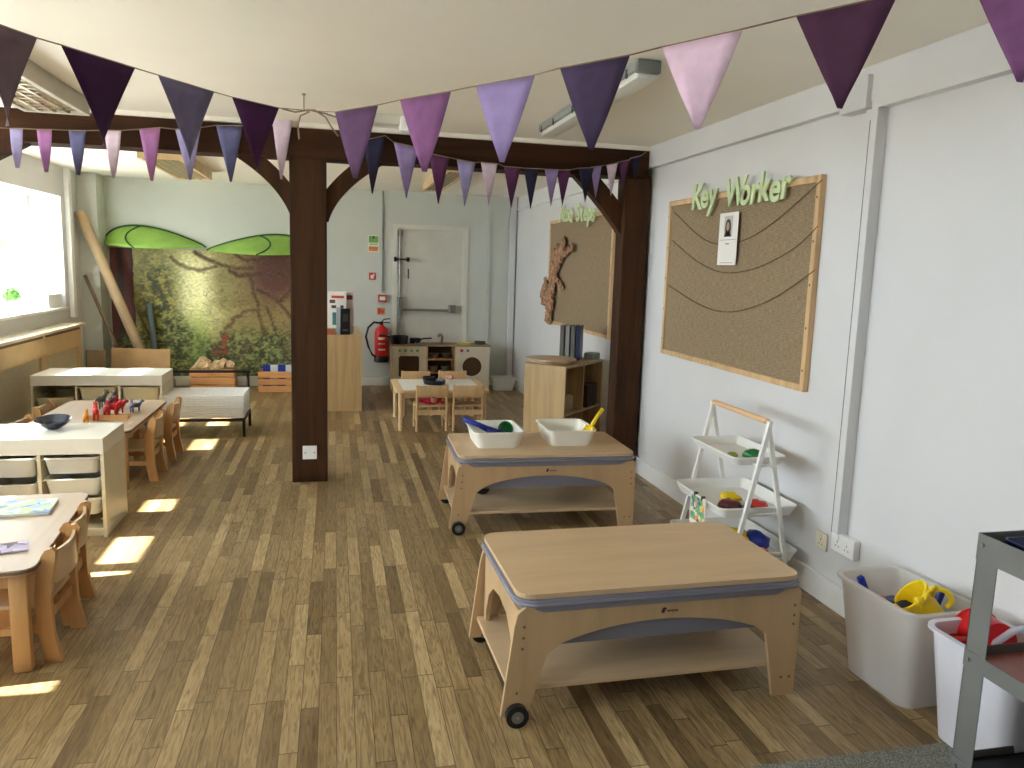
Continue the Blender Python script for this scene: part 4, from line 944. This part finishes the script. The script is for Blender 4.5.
for k, (x, z, lab) in enumerate(((.55, .4155, 'upper left'), (.70, .4155, 'upper right'), (.54, .2455, 'lower left'), (.70, .2455, 'lower right'))):
    m = MB().lathe([(.03, 0), (.05, .03), (.065, .07), (.06, .068), (.03, .01)], (0, 0, 0), 20); o = tag(m.build('toy_bowl', plain('dull_pot_metal', (120, 104, 88), .4, .05, metal=.3), smooth='auto'), 'dull toy bowl in the %s shelf space of the play kitchen' % lab, 'bowl', 'toy bowls in the play kitchen'); o.location = (kx+x, ky+.12, z)
# little table with four chairs
low = thing('play_table', 'small pale pine table with a white top in front of the play kitchen', 'table', (1.03, 7.84, 0))
a, b_, H = .46, .40, .40
MB().prism(rrect(-a, -b_, a, b_, .04), .024, 'XY', H-.024).build('table_top', PINEL, low); MB().prism(rrect(-a+.07, -b_+.05, a-.07, b_-.05, .02), .003, 'XY', H-.0005).build('white_inlay', PAPER, low)
m = MB(); m.box((-a+.06, -b_+.05, H-.08), (a-.06, -b_+.065, H-.024)); m.box((-a+.06, b_-.065, H-.08), (a-.06, b_-.05, H-.024)); m.box((-a+.05, -b_+.06, H-.08), (-a+.065, b_-.06, H-.024)); m.box((a-.065, -b_+.06, H-.08), (a-.05, b_-.06, H-.024)); m.build('apron', PINEL, low)
for sx in (-1, 1):
    for sy in (-1, 1): MB().tube((sx*(a-.05), sy*(b_-.05), 0), (sx*(a-.05), sy*(b_-.05), H-.024), .022, .026, 12).build('leg', PINEL, low, smooth='auto')
def pchair(loc, rz, label, src=None):
    if src: return dup(src, loc, rz, label)
    t = thing('play_chair', label, 'chair', loc, rz, 'pale wooden chairs around the play table'); w = .145
    PW = wood('light_pine_chair', (212, 178, 132), 'Z', .5, .07, 18, .1)
    for s in (-1, 1):
        MB().path([(s*w, -.14, 0), (s*w, -.125, .22), (s*w, -.15, .455)], .013, 10).build('back_leg', PW, t, smooth='auto'); MB().tube((s*w, .12, 0), (s*w, .115, .24), .013, n=10).build('front_leg', PW, t, smooth='auto')
        MB().box((s*w-.008, -.12, .10), (s*w+.008, .11, .125)).build('side_rail', PW, t)
    MB().box((-w-.01, -.115, .235), (w+.01, .13, .252), .006).build('seat', PW, t, smooth='auto'); MB().box((-w, -.155, .345), (w, -.138, .450), .005).build('backrest', PW, t, smooth='auto')
    m = MB(); m.box((-w, -.137, .16), (w, -.122, .21)); m.build('lower_rail', PW, t)
    return t
p1 = pchair((.915, 7.58, 0), 0, 'left front pale chair at the play table with a pink doll on its seat')
pchair((1.275, 7.58, 0), 0, 'right front pale chair with an empty seat at the play table', p1)
pchair((.86, 8.33, 0), PI, 'left rear pale chair on the kitchen side of the play table', p1)
pchair((1.27, 8.35, 0), PI, 'right rear pale chair on the kitchen side of the play table', p1)
cloth_item('toy_cushion', (1.31, 8.24, .275), .055, SKINP, 'pinkish toy on the right rear chair of the play table', 'toy', 3)
t = thing('doll', 'doll in a bright pink dress lying on the left front play chair', 'doll', (.92, 7.56, .253))
m = MB().ball((0, 0, .05), .075, (1.4, .9, .72), 10)
for v in m.bm.verts: v.co += Vector((mnoise.noise(v.co*30), mnoise.noise(v.co*30+Vector((4, 0, 0))), 0))*.02
m.build('dress', PINK, t, smooth=True); MB().ball((.02, -.055, .05), .034, n=8).build('head', SKINP, t, smooth=True)
m = MB(); m.path([(-.06, -.02, .03), (-.115, -.05, .03)], .012, 6); m.path([(.07, -.03, .03), (.115, -.07, .02)], .012, 6); m.build('limb', plain('red_sleeve', (196, 30, 50), .7), t)
t = pan((.99, 7.86, .4030), .115, .045, BLACK, 'black toy pan in the middle of the play table')
m = MB().lathe([(.055, 0), (.065, .05), (.06, .05), (.04, .01)], n=20); o = tag(m.build('toy_pot', BLACK, smooth='auto'), 'small black toy pot behind the pan on the play table', 'pot'); o.location = (.95, 8.05, .4030)
cloth_item('toy_food', (1.19, 8.12, .435), .045, SKINP, 'pink toy food at the back of the play table', 'toy', 8)
# white basket by back wall
t = thing('basket', 'white plastic basket on the floor right of the play kitchen', 'basket', (2.17, 10.0, 0))
q = MB(); shell(q, (-.15, -.12, .15, .12, .03), (-.12, -.09, .12, .09, .03), .17, 0, .004, .012); q.build('basket_body', FTRAY, t, smooth='auto')

# ------------------------------------------------------------------ sand and water tables
def arch_panel(L, legw, zl0, zl1, H, hh, slope):
    return [(-.035, zl0), (.005, H-.07), (.015, H-.025), (.045, H), (L+.018, H), (L+.03, H-.02), (L+.03, zl1), (L-.06, zl1), (L-.105, .25)]+[(L-.112+(.134-L+.112)*k/18, .262+.093*math.sin(PI*k/18)**.6) for k in range(19)]+[(.125, .25), (.062, zl0)]
def arch_panel_old(L, legw, zl0, zl1, H, hh, slope):
    """side panel outline; legs from zl0 (left) and zl1 (right)"""
    P = [(0, zl0), (slope, H-.07), (slope+.012, H-.025), (slope+.045, H), (L-.012, H), (L, H-.02), (L, zl1), (L-legw*.72, zl1)]
    xr = L-legw*.72; xi = L-legw*1.25
    P += [(xi, hh*.72)]
    n = 10
    xl = legw*1.35+slope*.2
    for k in range(n+1):
        t = k/n; x = xi-.02+(xl+.02-xi+.02)*t; z = hh*.78+(H*.80-hh*.78)*math.sin(PI*t)**.55
        P.append((x, z))
    P += [(xl, hh*.72), (legw*.8, zl0)]
    return P
def sand_table(loc, rz, label):
    t = thing('sand_table', label, 'sand and water table', loc, rz); L, D, H = 1.10, .62, .437
    P = arch_panel(L, .155, .035, .0, H, .32, .045)
    for k, y in enumerate((0, D-.018)):
        MB().prism(P, .018, 'XZ', y).build('side_panel', PLYD, t)
    E = [(.02, .05), (.02, H-.02), (D-.038, H-.02), (D-.038, .05), (D-.06, .05), (D-.075, .18), (D-.12, .27), (D-.2, .33), (D/2, .345), (.2, .33), (.12, .27), (.065, .18), (.045, .05)]
    MB().prism(E, .018, 'YZ', .022).build('end_panel', PLYD, t); MB().prism([(p[0], p[1] if p[1] > .06 else .02) for p in E], .018, 'YZ', L+.002).build('end_panel', PLYD, t)
    MB().box((-.005, .02, .115), (L-.0, D-.02, .132), .002).build('lower_shelf', PLY, t)
    q = MB(); shell(q, (.02, -.008, L+.015, D+.008, .07), (.10, .04, L-.07, D-.04, .06), .468, .27, .005, .016); q.build('plastic_tub', TUBC, t, smooth='auto')
    q = MB(); q.path([(x, y, .450) for x, y in rrect(.010, -.018, L+.028, D+.018, .07)], .008, 8); q.build('tub_rim', TUBC, t, smooth=True)
    m = MB().prism(rrect(.015, -.012, L+.02, D+.012, .055), .018, 'XY', .470); m.build('lid', wood('lid_ply', (204, 174, 136), 'X', .38, .04, 12, .12), t); 
    for y in (.01, D-.012):
        sgn = -1 if y < .1 else 1
        w = MB(); w.tube((.02, y+sgn*.010, .042), (.02, y+sgn*.036, .042), .041, n=24); wh = w.build('wheel', BLACK, t, smooth='auto')
        w = MB(); w.tube((.02, y+sgn*.032, .042), (.02, y+sgn*.038, .042), .022, n=18); w.build('hub', GREYM, wh, smooth='auto')
        w = MB(); w.tube((.02, y-sgn*.02, .042), (.02, y+sgn*.04, .042), .006, n=8); w.build('axle', STEEL, wh)
    for x, z in ((.04, .365), (.038, .325), (.035, .285), (.02, .12), (L+.005, .365), (L+.005, .325), (L+.005, .29), (L+.005, .075), (L-.03, .075)): MB().tube((x, -.003, z), (x, .001, z), .005, n=8).build('bolt', plain('brass_bolt', (140, 104, 60), .4, metal=.6), t)
    # small dark maker's mark: a squat blot and a scribbled line
    m = MB(); m.prism([(.555, .378), (.566, .376), (.569, .386), (.575, .394), (.568, .398), (.560, .397), (.556, .390)], .0012, 'XZ', -.0013)
    for k in range(5): m.box((.578+k*.009, -.0013, .380+(k % 2)*.001), (.584+k*.009, -.0001, .387))
    m.build('maker_mark', plain('burnt_mark', (64, 44, 28), .6), t)
    return t
sand_table((.600, 2.475, 0), math.radians(1.0), 'near wooden sand and water table with a plain closed lid')
sand_table((.700, 4.47, 0), math.radians(-1.5), 'further wooden sand and water table carrying two white trays')
def white_tray(loc, rz, label):
    t = thing('white_tray', label, 'tray', loc, rz)
    q = MB(); shell(q, (-.15, -.19, .15, .19, .035), (-.132, -.168, .132, .168, .045), .105, 0, .004, .014); q.build('tray_body', TRAYW, t, smooth='auto')
    return t
LT = .4885
white_tray((.995, 4.80, LT), .0, 'left white tray on the further sand table, with a blue scoop')
white_tray((1.475, 4.82, LT), -.03, 'right white tray on the further sand table, with a yellow scoop')
def scoop(loc, rz, tilt, mat, label, L=.16, s=1):
    t = thing('toy_scoop', label, 'scoop', loc); t.rotation_euler = (0, tilt, rz)
    m = MB(); n = 12
    A = []
    for i in range(9):
        u = i/8; row = []; r = (.045*(1-.35*u**3))*s
        for k in range(n+1):
            th = PI+PI*k/n; row.append(m.bm.verts.new((.02+u*.10*s, math.cos(th)*r, math.sin(th)*r*.75)))
        A.append(row)
    for i in range(8):
        for k in range(n): m.bm.faces.new((A[i][k], A[i][k+1], A[i+1][k+1], A[i+1][k]))
    m.bm.faces.new(A[0][::-1]); o = m.build('scoop_bowl', mat, t, smooth='auto'); md = o.modifiers.new('thick', 'SOLIDIFY'); md.thickness = .004
    MB().path([(.022, 0, -.008), (-.04, 0, .0), (-L, 0, .004)], [.014*s, .011*s, .013*s], 8).build('handle', mat, t, smooth=True)
    return t
scoop((.93, 4.78, LT+.105), math.radians(-14), .30, BLUE, 'blue toy scoop sticking out of the left white tray', .15, 1.45)
scoop((1.62, 4.70, LT+.135), math.radians(195), .85, YEL, 'yellow toy scoop standing in the right white tray', .12, 1.05)
m = MB().lathe([(.035, 0), (.045, .02), (.05, .055), (.046, .055), (.03, .008)], n=20, M=Matrix.Rotation(1.2, 4, 'X')); o = tag(m.build('toy_cup', GREEN, smooth='auto'), 'green toy cup lying in the left white tray', 'cup'); o.location = (1.08, 4.90, LT+.058)
scoop((1.40, 4.92, LT+.045), .5, .25, NAVY, 'small navy toy scoop lying in the right white tray', .06, .5)
cloth_item('dark_bag', (.92, 4.90, .165), .075, BLACK, 'black crumpled item on the lower shelf of the further sand table', 'bag', 6)

# ------------------------------------------------------------------ A-frame trolley
t = thing('a_frame_shelf', 'white metal A-frame shelf with a wooden handle by the right wall', 'shelf unit', (2.10, 3.68, 0))
Y0, Y1, AP, HT = -.265, .33, 0, .89
for y, nm in ((Y0, 'near'), (Y1, 'far')):
    for s, fx in ((-1, -.19), (1, .19)):
        m = MB(); d = Vector((fx, 0, -HT)); n = 1
        m.prism([(fx-.010, 0), (fx+.011, 0), (AP+.010, HT), (AP-.011, HT)], .020, 'XZ', y-.011+s*.012); m.build('leg', WMET, t)
MB().tube((AP, Y0+.012, HT-.006), (AP, Y1-.012, HT-.006), .015, n=16).build('wooden_handle', wood('handle_pine', (226, 184, 142), 'Y', .5, .05), t, smooth='auto')
TR = [(.695, .145, .25, .045), (.44, .215, .275, .055), (.20, .235, .28, .06)]
for z, hx, hy, dp in TR:
    q = MB(); shell(q, (-hx, -hy+.03, hx, hy+.03, .035), (-hx+.02, -hy+.045, hx-.02, hy+.015, .03), z, z-dp, .003, .006); q.build('shelf_tray', WMET, t, smooth='auto')
    m = MB()
    for y in (Y0+.012, Y1-.012):
        xs = .19*(1-(z-.03)/HT); m.tube((-xs, y, z-.035), (xs, y, z-.035), .006, n=8)
        ye = -hy+.03 if y < 0 else hy+.03
        for sx in (-1, 1): m.tube((sx*xs*.8, y, z-.035), (sx*xs*.8, ye*.95, z-.035), .005, n=8)
    m.build('tray_support', WMET, t)
t0 = Vector((2.10, 3.68, 0))
def lump(name, loc, r, sz, mat, label, cat, seed, group=None):
    m = MB().ball((0, 0, 0), r, sz, 7)
    for v in m.bm.verts: v.co *= 1+.45*mnoise.noise(v.co*(1.1/r)+Vector((seed, seed, 0)))
    zmin = min(v.co.z for v in m.bm.verts)
    o = tag(m.build(name, mat, smooth='auto'), label, cat, group); o.location = (loc[0], loc[1], loc[2]-zmin); return o
lump('toy_frog', (2.10, 3.55, .6535), .034, (1.3, 1.1, .8), GREEN, 'dark green plastic toy on the top tray of the A-frame shelf', 'toy', 1)
lump('toy_leaf', (2.03, 3.62, .6535), .022, (1.4, 1.1, .7), plain('olive_plastic', (140, 150, 60), .5), 'olive green toy beside the dark green one on the top tray', 'toy', 2)
lump('toy_block', (2.05, 3.65, .389), .042, (1.4, 1.1, .8), YEL, 'yellow toy on the middle tray of the A-frame shelf', 'toy', 3)
lump('toy_block', (1.99, 3.56, .389), .04, (1.5, 1.3, .7), plain('maroon_plastic', (92, 26, 34), .4), 'maroon toy on the middle tray of the A-frame shelf', 'toy', 4)
lump('toy_block', (2.14, 3.54, .389), .045, (1.5, 1.2, .7), plain('orange_red_plastic', (206, 50, 30), .4), 'orange-red toy on the middle tray of the A-frame shelf', 'toy', 5)
lump('toy_block', (2.07, 3.51, .389), .03, (1.4, 1.1, .7), GREYD, 'dark grey toy at the near end of the middle tray', 'toy', 12)
lump('toy_bucket', (2.03, 3.60, .144), .075, (1.3, 1.2, .9), YEL, 'yellow toy on the bottom tray of the A-frame shelf', 'toy', 6)
lump('toy_shovel', (2.17, 3.58, .144), .06, (1.2, 1.2, 1.0), BLUE, 'blue toy on the bottom tray of the A-frame shelf', 'toy', 7)
lump('toy_block', (2.16, 3.50, .144), .035, (1.4, .9, .8), plain('salmon_plastic', (214, 124, 110), .5), 'salmon pink toy at the near end of the bottom tray', 'toy', 8)
lump('toy_block', (1.97, 3.83, .144), .05, (1.4, 1.1, .7), GREYD, 'dark toy at the far end of the bottom tray', 'toy', 9)
t = thing('picture_card', 'colourful picture card clipped to the middle tray of the A-frame shelf', 'card', (2.10-.226, 3.66, .275))
MB().box((-.004, -.085, 0), (0, .085, .165), 0).build('card', PAPER, t)
MB().box((-.006, -.076, .026), (-.004, .076, .158), 0).build('printed_picture', blotches('bright_animal_print', [(220, 206, 110), (90, 160, 150), (226, 150, 110), (60, 110, 130), (236, 226, 200), (120, 180, 110)], 48), t)
m = MB(); m.box((-.008, -.05, .150), (.012, -.035, .175)); m.box((-.008, .035, .150), (.012, .05, .175)); m.build('clip', GREYD, t)

# ------------------------------------------------------------------ frosted tubs
def tub(loc, rz, W, D, H, label, mat, sl=.035):
    t = thing('plastic_tub', label, 'tub', loc, rz)
    q = MB(); shell(q, (-W/2, -D/2, W/2, D/2, .05), (-W/2+sl, -D/2+sl, W/2-sl, D/2-sl, .05), H, 0, .004, .022); q.build('tub_body', mat, t, smooth='auto'); return t
tub((2.185, 2.49, .0005), math.radians(2), .30, .42, .40, 'frosted plastic tub of sand toys against the right wall', FROST, .04)
tub((2.18, 2.02, .0065), math.radians(1), .27, .37, .40, 'frosted plastic tub nearest the grey metal rack, with red toys', plain('white_frosted_tub', (226, 224, 232), .4, .02))
def bucket(loc, rot, mat, label, s=1):
    t = thing('toy_bucket', label, 'bucket', loc); t.rotation_euler = rot
    MB().lathe([(.045*s, 0), (.07*s, .12*s), (.076*s, .122*s), (.076*s, .128*s), (.066*s, .128*s), (.042*s, .006)], n=28).build('bucket_body', mat, t, smooth='auto')
    pts = [(.072*s+.045*s*math.sin(a), 0, .065*s+.045*s*math.cos(a)) for a in [PI*k/10 for k in range(11)]]
    MB().path(pts, .010*s, 8).build('handle', mat, t, smooth=True)
    pts = [(-.07*s*math.cos(a), -.012-.11*s*math.sin(a), .125*s+.03*s*math.sin(a)) for a in [PI*k/12 for k in range(13)]]
    return t
bucket((2.235, 2.385, .325), (.45, -.75, -1.0), YEL, 'yellow toy watering cup with a loop handle on top of the wall-side tub', 1.0)
t = thing('toy_mould', 'yellow ring-handled toy leaning in front of the yellow cup', 'toy', (2.175, 2.36, .425))
pts = [(.03*math.cos(a), .0, .045*math.sin(a)) for a in [2*PI*k/20 for k in range(21)]]; MB().path(pts, .009, 8).build('ring_handle', YEL, t, smooth=True); MB().ball((-.035, .01, -.03), .02, (1.8, 1, .8), 7).build('blade', YEL, t, smooth=True)
t.rotation_euler = (.3, .4, .6)
tag(MB().box((-.012, -.012, 0), (.012, .012, .17), .004, Matrix.Translation((2.12, 2.58, .27)) @ Matrix.Rotation(-.45, 4, 'Y')).build('toy_spade', BLUE), 'blue toy spade handle sticking up at the left in the wall-side tub', 'spade')
tag(MB().box((-.012, -.012, 0), (.012, .012, .135), .004, Matrix.Translation((2.27, 2.44, .29)) @ Matrix.Rotation(.3, 4, 'Y')).build('toy_spade', BLUE), 'blue toy spade handle at the right of the yellow cup', 'spade')
lump('toy_rake', (2.13, 2.53, .27), .045, (1.4, 1.2, .9), RED, 'red toy in the wall-side tub left of the yellow cup', 'toy', 14)
lump('toy_truck', (2.14, 2.48, .27), .06, (1.3, 1.2, .8), NAVY, 'navy blue toy between the red toy and the yellow cup', 'toy', 15)
lump('toy_ball', (2.105, 2.57, .09), .04, (.6, 1.0, 1.3), YEL, 'yellow toy showing faintly through the side of the wall-side tub', 'toy', 16)
lump('toy_heap', (2.20, 2.46, .01), .075, (.9, 1.2, 1.2), plain('mixed_sand_toys', (150, 120, 110), .6, .3), 'dull toys filling the bottom of the wall-side tub', 'toy', 17)
bucket((2.21, 2.06, .40), (1.9, .1, 2.9), RED, 'red toy bucket on its side in the near tub', 1.2)
lump('toy_car', (2.15, 2.10, .30), .04, (1.2, 1.1, .9), RED, 'red toy at the far end of the near tub, left of the rack post', 'toy', 18)
lump('toy_heap', (2.21, 2.0, .012), .075, (.8, 1.1, 1.3), plain('mixed_sand_toys', (150, 120, 110), .6, .3), 'dull toys filling the bottom of the near tub', 'toy', 19)
t = thing('clear_hose', 'clear curved plastic handle rising from the near tub behind the rack', 'handle', (2.21, 2.02, .36))
MB().path([(-.03, .06, .0), (.0, .0, .09), (.06, -.06, .15), (.12, -.12, .16)], .012, 8).build('hoop', translucent('clear_plastic', (220, 222, 226), .5), t, smooth=True)

# ------------------------------------------------------------------ grey metal rack
t = thing('metal_rack', 'grey metal rack with a blue tray and copper-coloured shelf at the right edge', 'rack', (1.868, 1.86, 0)); W, D, H = .47, .62, .865
def angle(q, p, z0, z1, sx, sy):
    x, y = p; q.box((x, y, z0), (x+sx*.003, y+sy*.075, z1)); q.box((x, y, z0), (x+sx*.045, y+sy*.003, z1))
for (x, y, sx, sy) in ((0, 0, 1, -1), (W, 0, -1, -1), (0, -D, 1, 1), (W, -D, -1, 1)):
    m = MB(); angle(m, (x, y), .0065, H, sx, sy); m.build('post', GREYM, t)
for z0, z1 in ((H-.08, H), (.45, .50), (.10, .15)):
    for q0, q1 in (((-.003, -D, z0), (0, 0, z1)), ((W, -D, z0), (W+.003, 0, z1)), ((0, 0, z0), (W, .003, z1)), ((0, -D-.003, z0), (W, -D, z1))): MB().box(q0, q1).build('rail', GREYM, t)
MB().box((0, -D, H-.045), (W, 0, H-.04)).build('top_panel', NAVY, t, 'dark blue top panel')
q = MB()
for z in (.460,): q.box((.004, -D+.004, z), (W-.004, -.004, z+.012))
q.build('middle_shelf', plain('copper_red_shelf', (178, 96, 76), .35, .12, 8), t, 'copper-red middle shelf'); MB().box((.004, -D+.004, .115), (W-.004, -.004, .127)).build('bottom_shelf', BLKM, t, 'black bottom shelf')
m = MB()
for y in (-.02, -D+.02):
    for z in (H-.03, .475, .125): m.tube((-.007, y, z), (.001, y, z), .006, n=8)
m.build('bolt', STEEL, t)
t = thing('blue_tray', 'dark blue tray lying in the top of the grey metal rack', 'tray', (2.095, 1.55, H-.0395))
q = MB(); shell(q, (-.18, -.26, .18, .27, .02), (-.17, -.25, .17, .26, .02), .035, 0, .003, .004); q.build('tray_body', NAVY, t)

# ------------------------------------------------------------------ outside
t = tag(MB().box((-16, -8, -.12), (-3.55, 24, -.04)).build('yard', plain('paving_outside', (170, 165, 155), .9, .1)), 'pale paving outside the windows', 'ground'); t['kind'] = 'structure'
m, nt, bs = nodes('pinkish_stone'); tc = N(nt, 'ShaderNodeTexCoord'); br = N(nt, 'ShaderNodeTexBrick'); br.inputs['Scale'].default_value = 4; br.inputs['Color1'].default_value = lin((190, 160, 150)); br.inputs['Color2'].default_value = lin((150, 130, 125)); br.inputs['Mortar'].default_value = lin((210, 205, 200))
mp = N(nt, 'ShaderNodeMapping'); mp.inputs['Rotation'].default_value = (PI/2, 0, PI/2); nt.links.new(tc.outputs['Object'], mp.inputs[0]); nt.links.new(mp.outputs[0], br.inputs[0]); nt.links.new(br.outputs[0], bs.inputs['Base Color'])
tag(MB().box((-9.4, 14, -.04), (-9.0, 24, 2.1)).build('garden_wall', m), 'pinkish stone wall seen outside through the far window', 'wall')
t = thing('garden_tree', 'blurred green tree outside beyond the stone wall', 'tree', (-14, 26, -.04)); MB().tube((0, 0, 0), (0, 0, 2.5), .18, .12, 10).build('trunk', POSTW, t)
m = MB(); rnd = random.Random(2)
for k in range(14): m.ball((rnd.uniform(-1.4, 1.4), rnd.uniform(-1.4, 1.4), 3+rnd.uniform(-.7, 1.0)), rnd.uniform(.5, .9), n=6)
for v in m.bm.verts: v.co += Vector((mnoise.noise(v.co*2.1), mnoise.noise(v.co*2.3), mnoise.noise(v.co*1.9)))*.35
m.build('crown', plain('tree_foliage', (90, 120, 70), .9, .3, 3), t)

# ------------------------------------------------------------------ light
w = bpy.data.worlds.new('sky'); sc.world = w; w.use_nodes = True; nt = w.node_tree; bg = nt.nodes['Background']
bg.inputs[0].default_value = (.84, .92, 1.0, 1); bg.inputs[1].default_value = 9.0
sl = bpy.data.lights.new('sun', 'SUN'); sl.energy = 26; sl.angle = math.radians(.6); sl.color = (1, .95, .86)
so = bpy.data.objects.new('sun', sl); C.objects.link(so)
el = math.atan(.88); dirn = Vector((math.cos(el), -.005, -math.sin(el))); so.rotation_euler = dirn.to_track_quat('-Z', 'Y').to_euler(); so.location = (-8, 5, 8)
def portal(c, sx, sy, rot):
    l = bpy.data.lights.new('window_portal', 'AREA'); l.shape = 'RECTANGLE'; l.size = sx; l.size_y = sy; l.cycles.is_portal = True
    o = bpy.data.objects.new('window_portal', l); C.objects.link(o); o.location = c; o.rotation_euler = rot
for a, c in WIN:
    s0 = SZ if a > 2.5 else .85
    portal((-3.42, (a+c)/2, (s0+HZ)/2), HZ-s0, c-a, (0, -PI/2, 0))

sc.view_settings.view_transform = 'Standard'; sc.view_settings.look = 'None'; sc.view_settings.gamma = 1; sc.view_settings.use_curve_mapping = False
sc.view_settings.exposure = 1.32
sc.cycles.max_bounces = 10; sc.cycles.diffuse_bounces = 6; sc.cycles.transparent_max_bounces = 16
sc.cycles.caustics_reflective = False; sc.cycles.caustics_refractive = False
sc.cycles.sample_clamp_indirect = 6
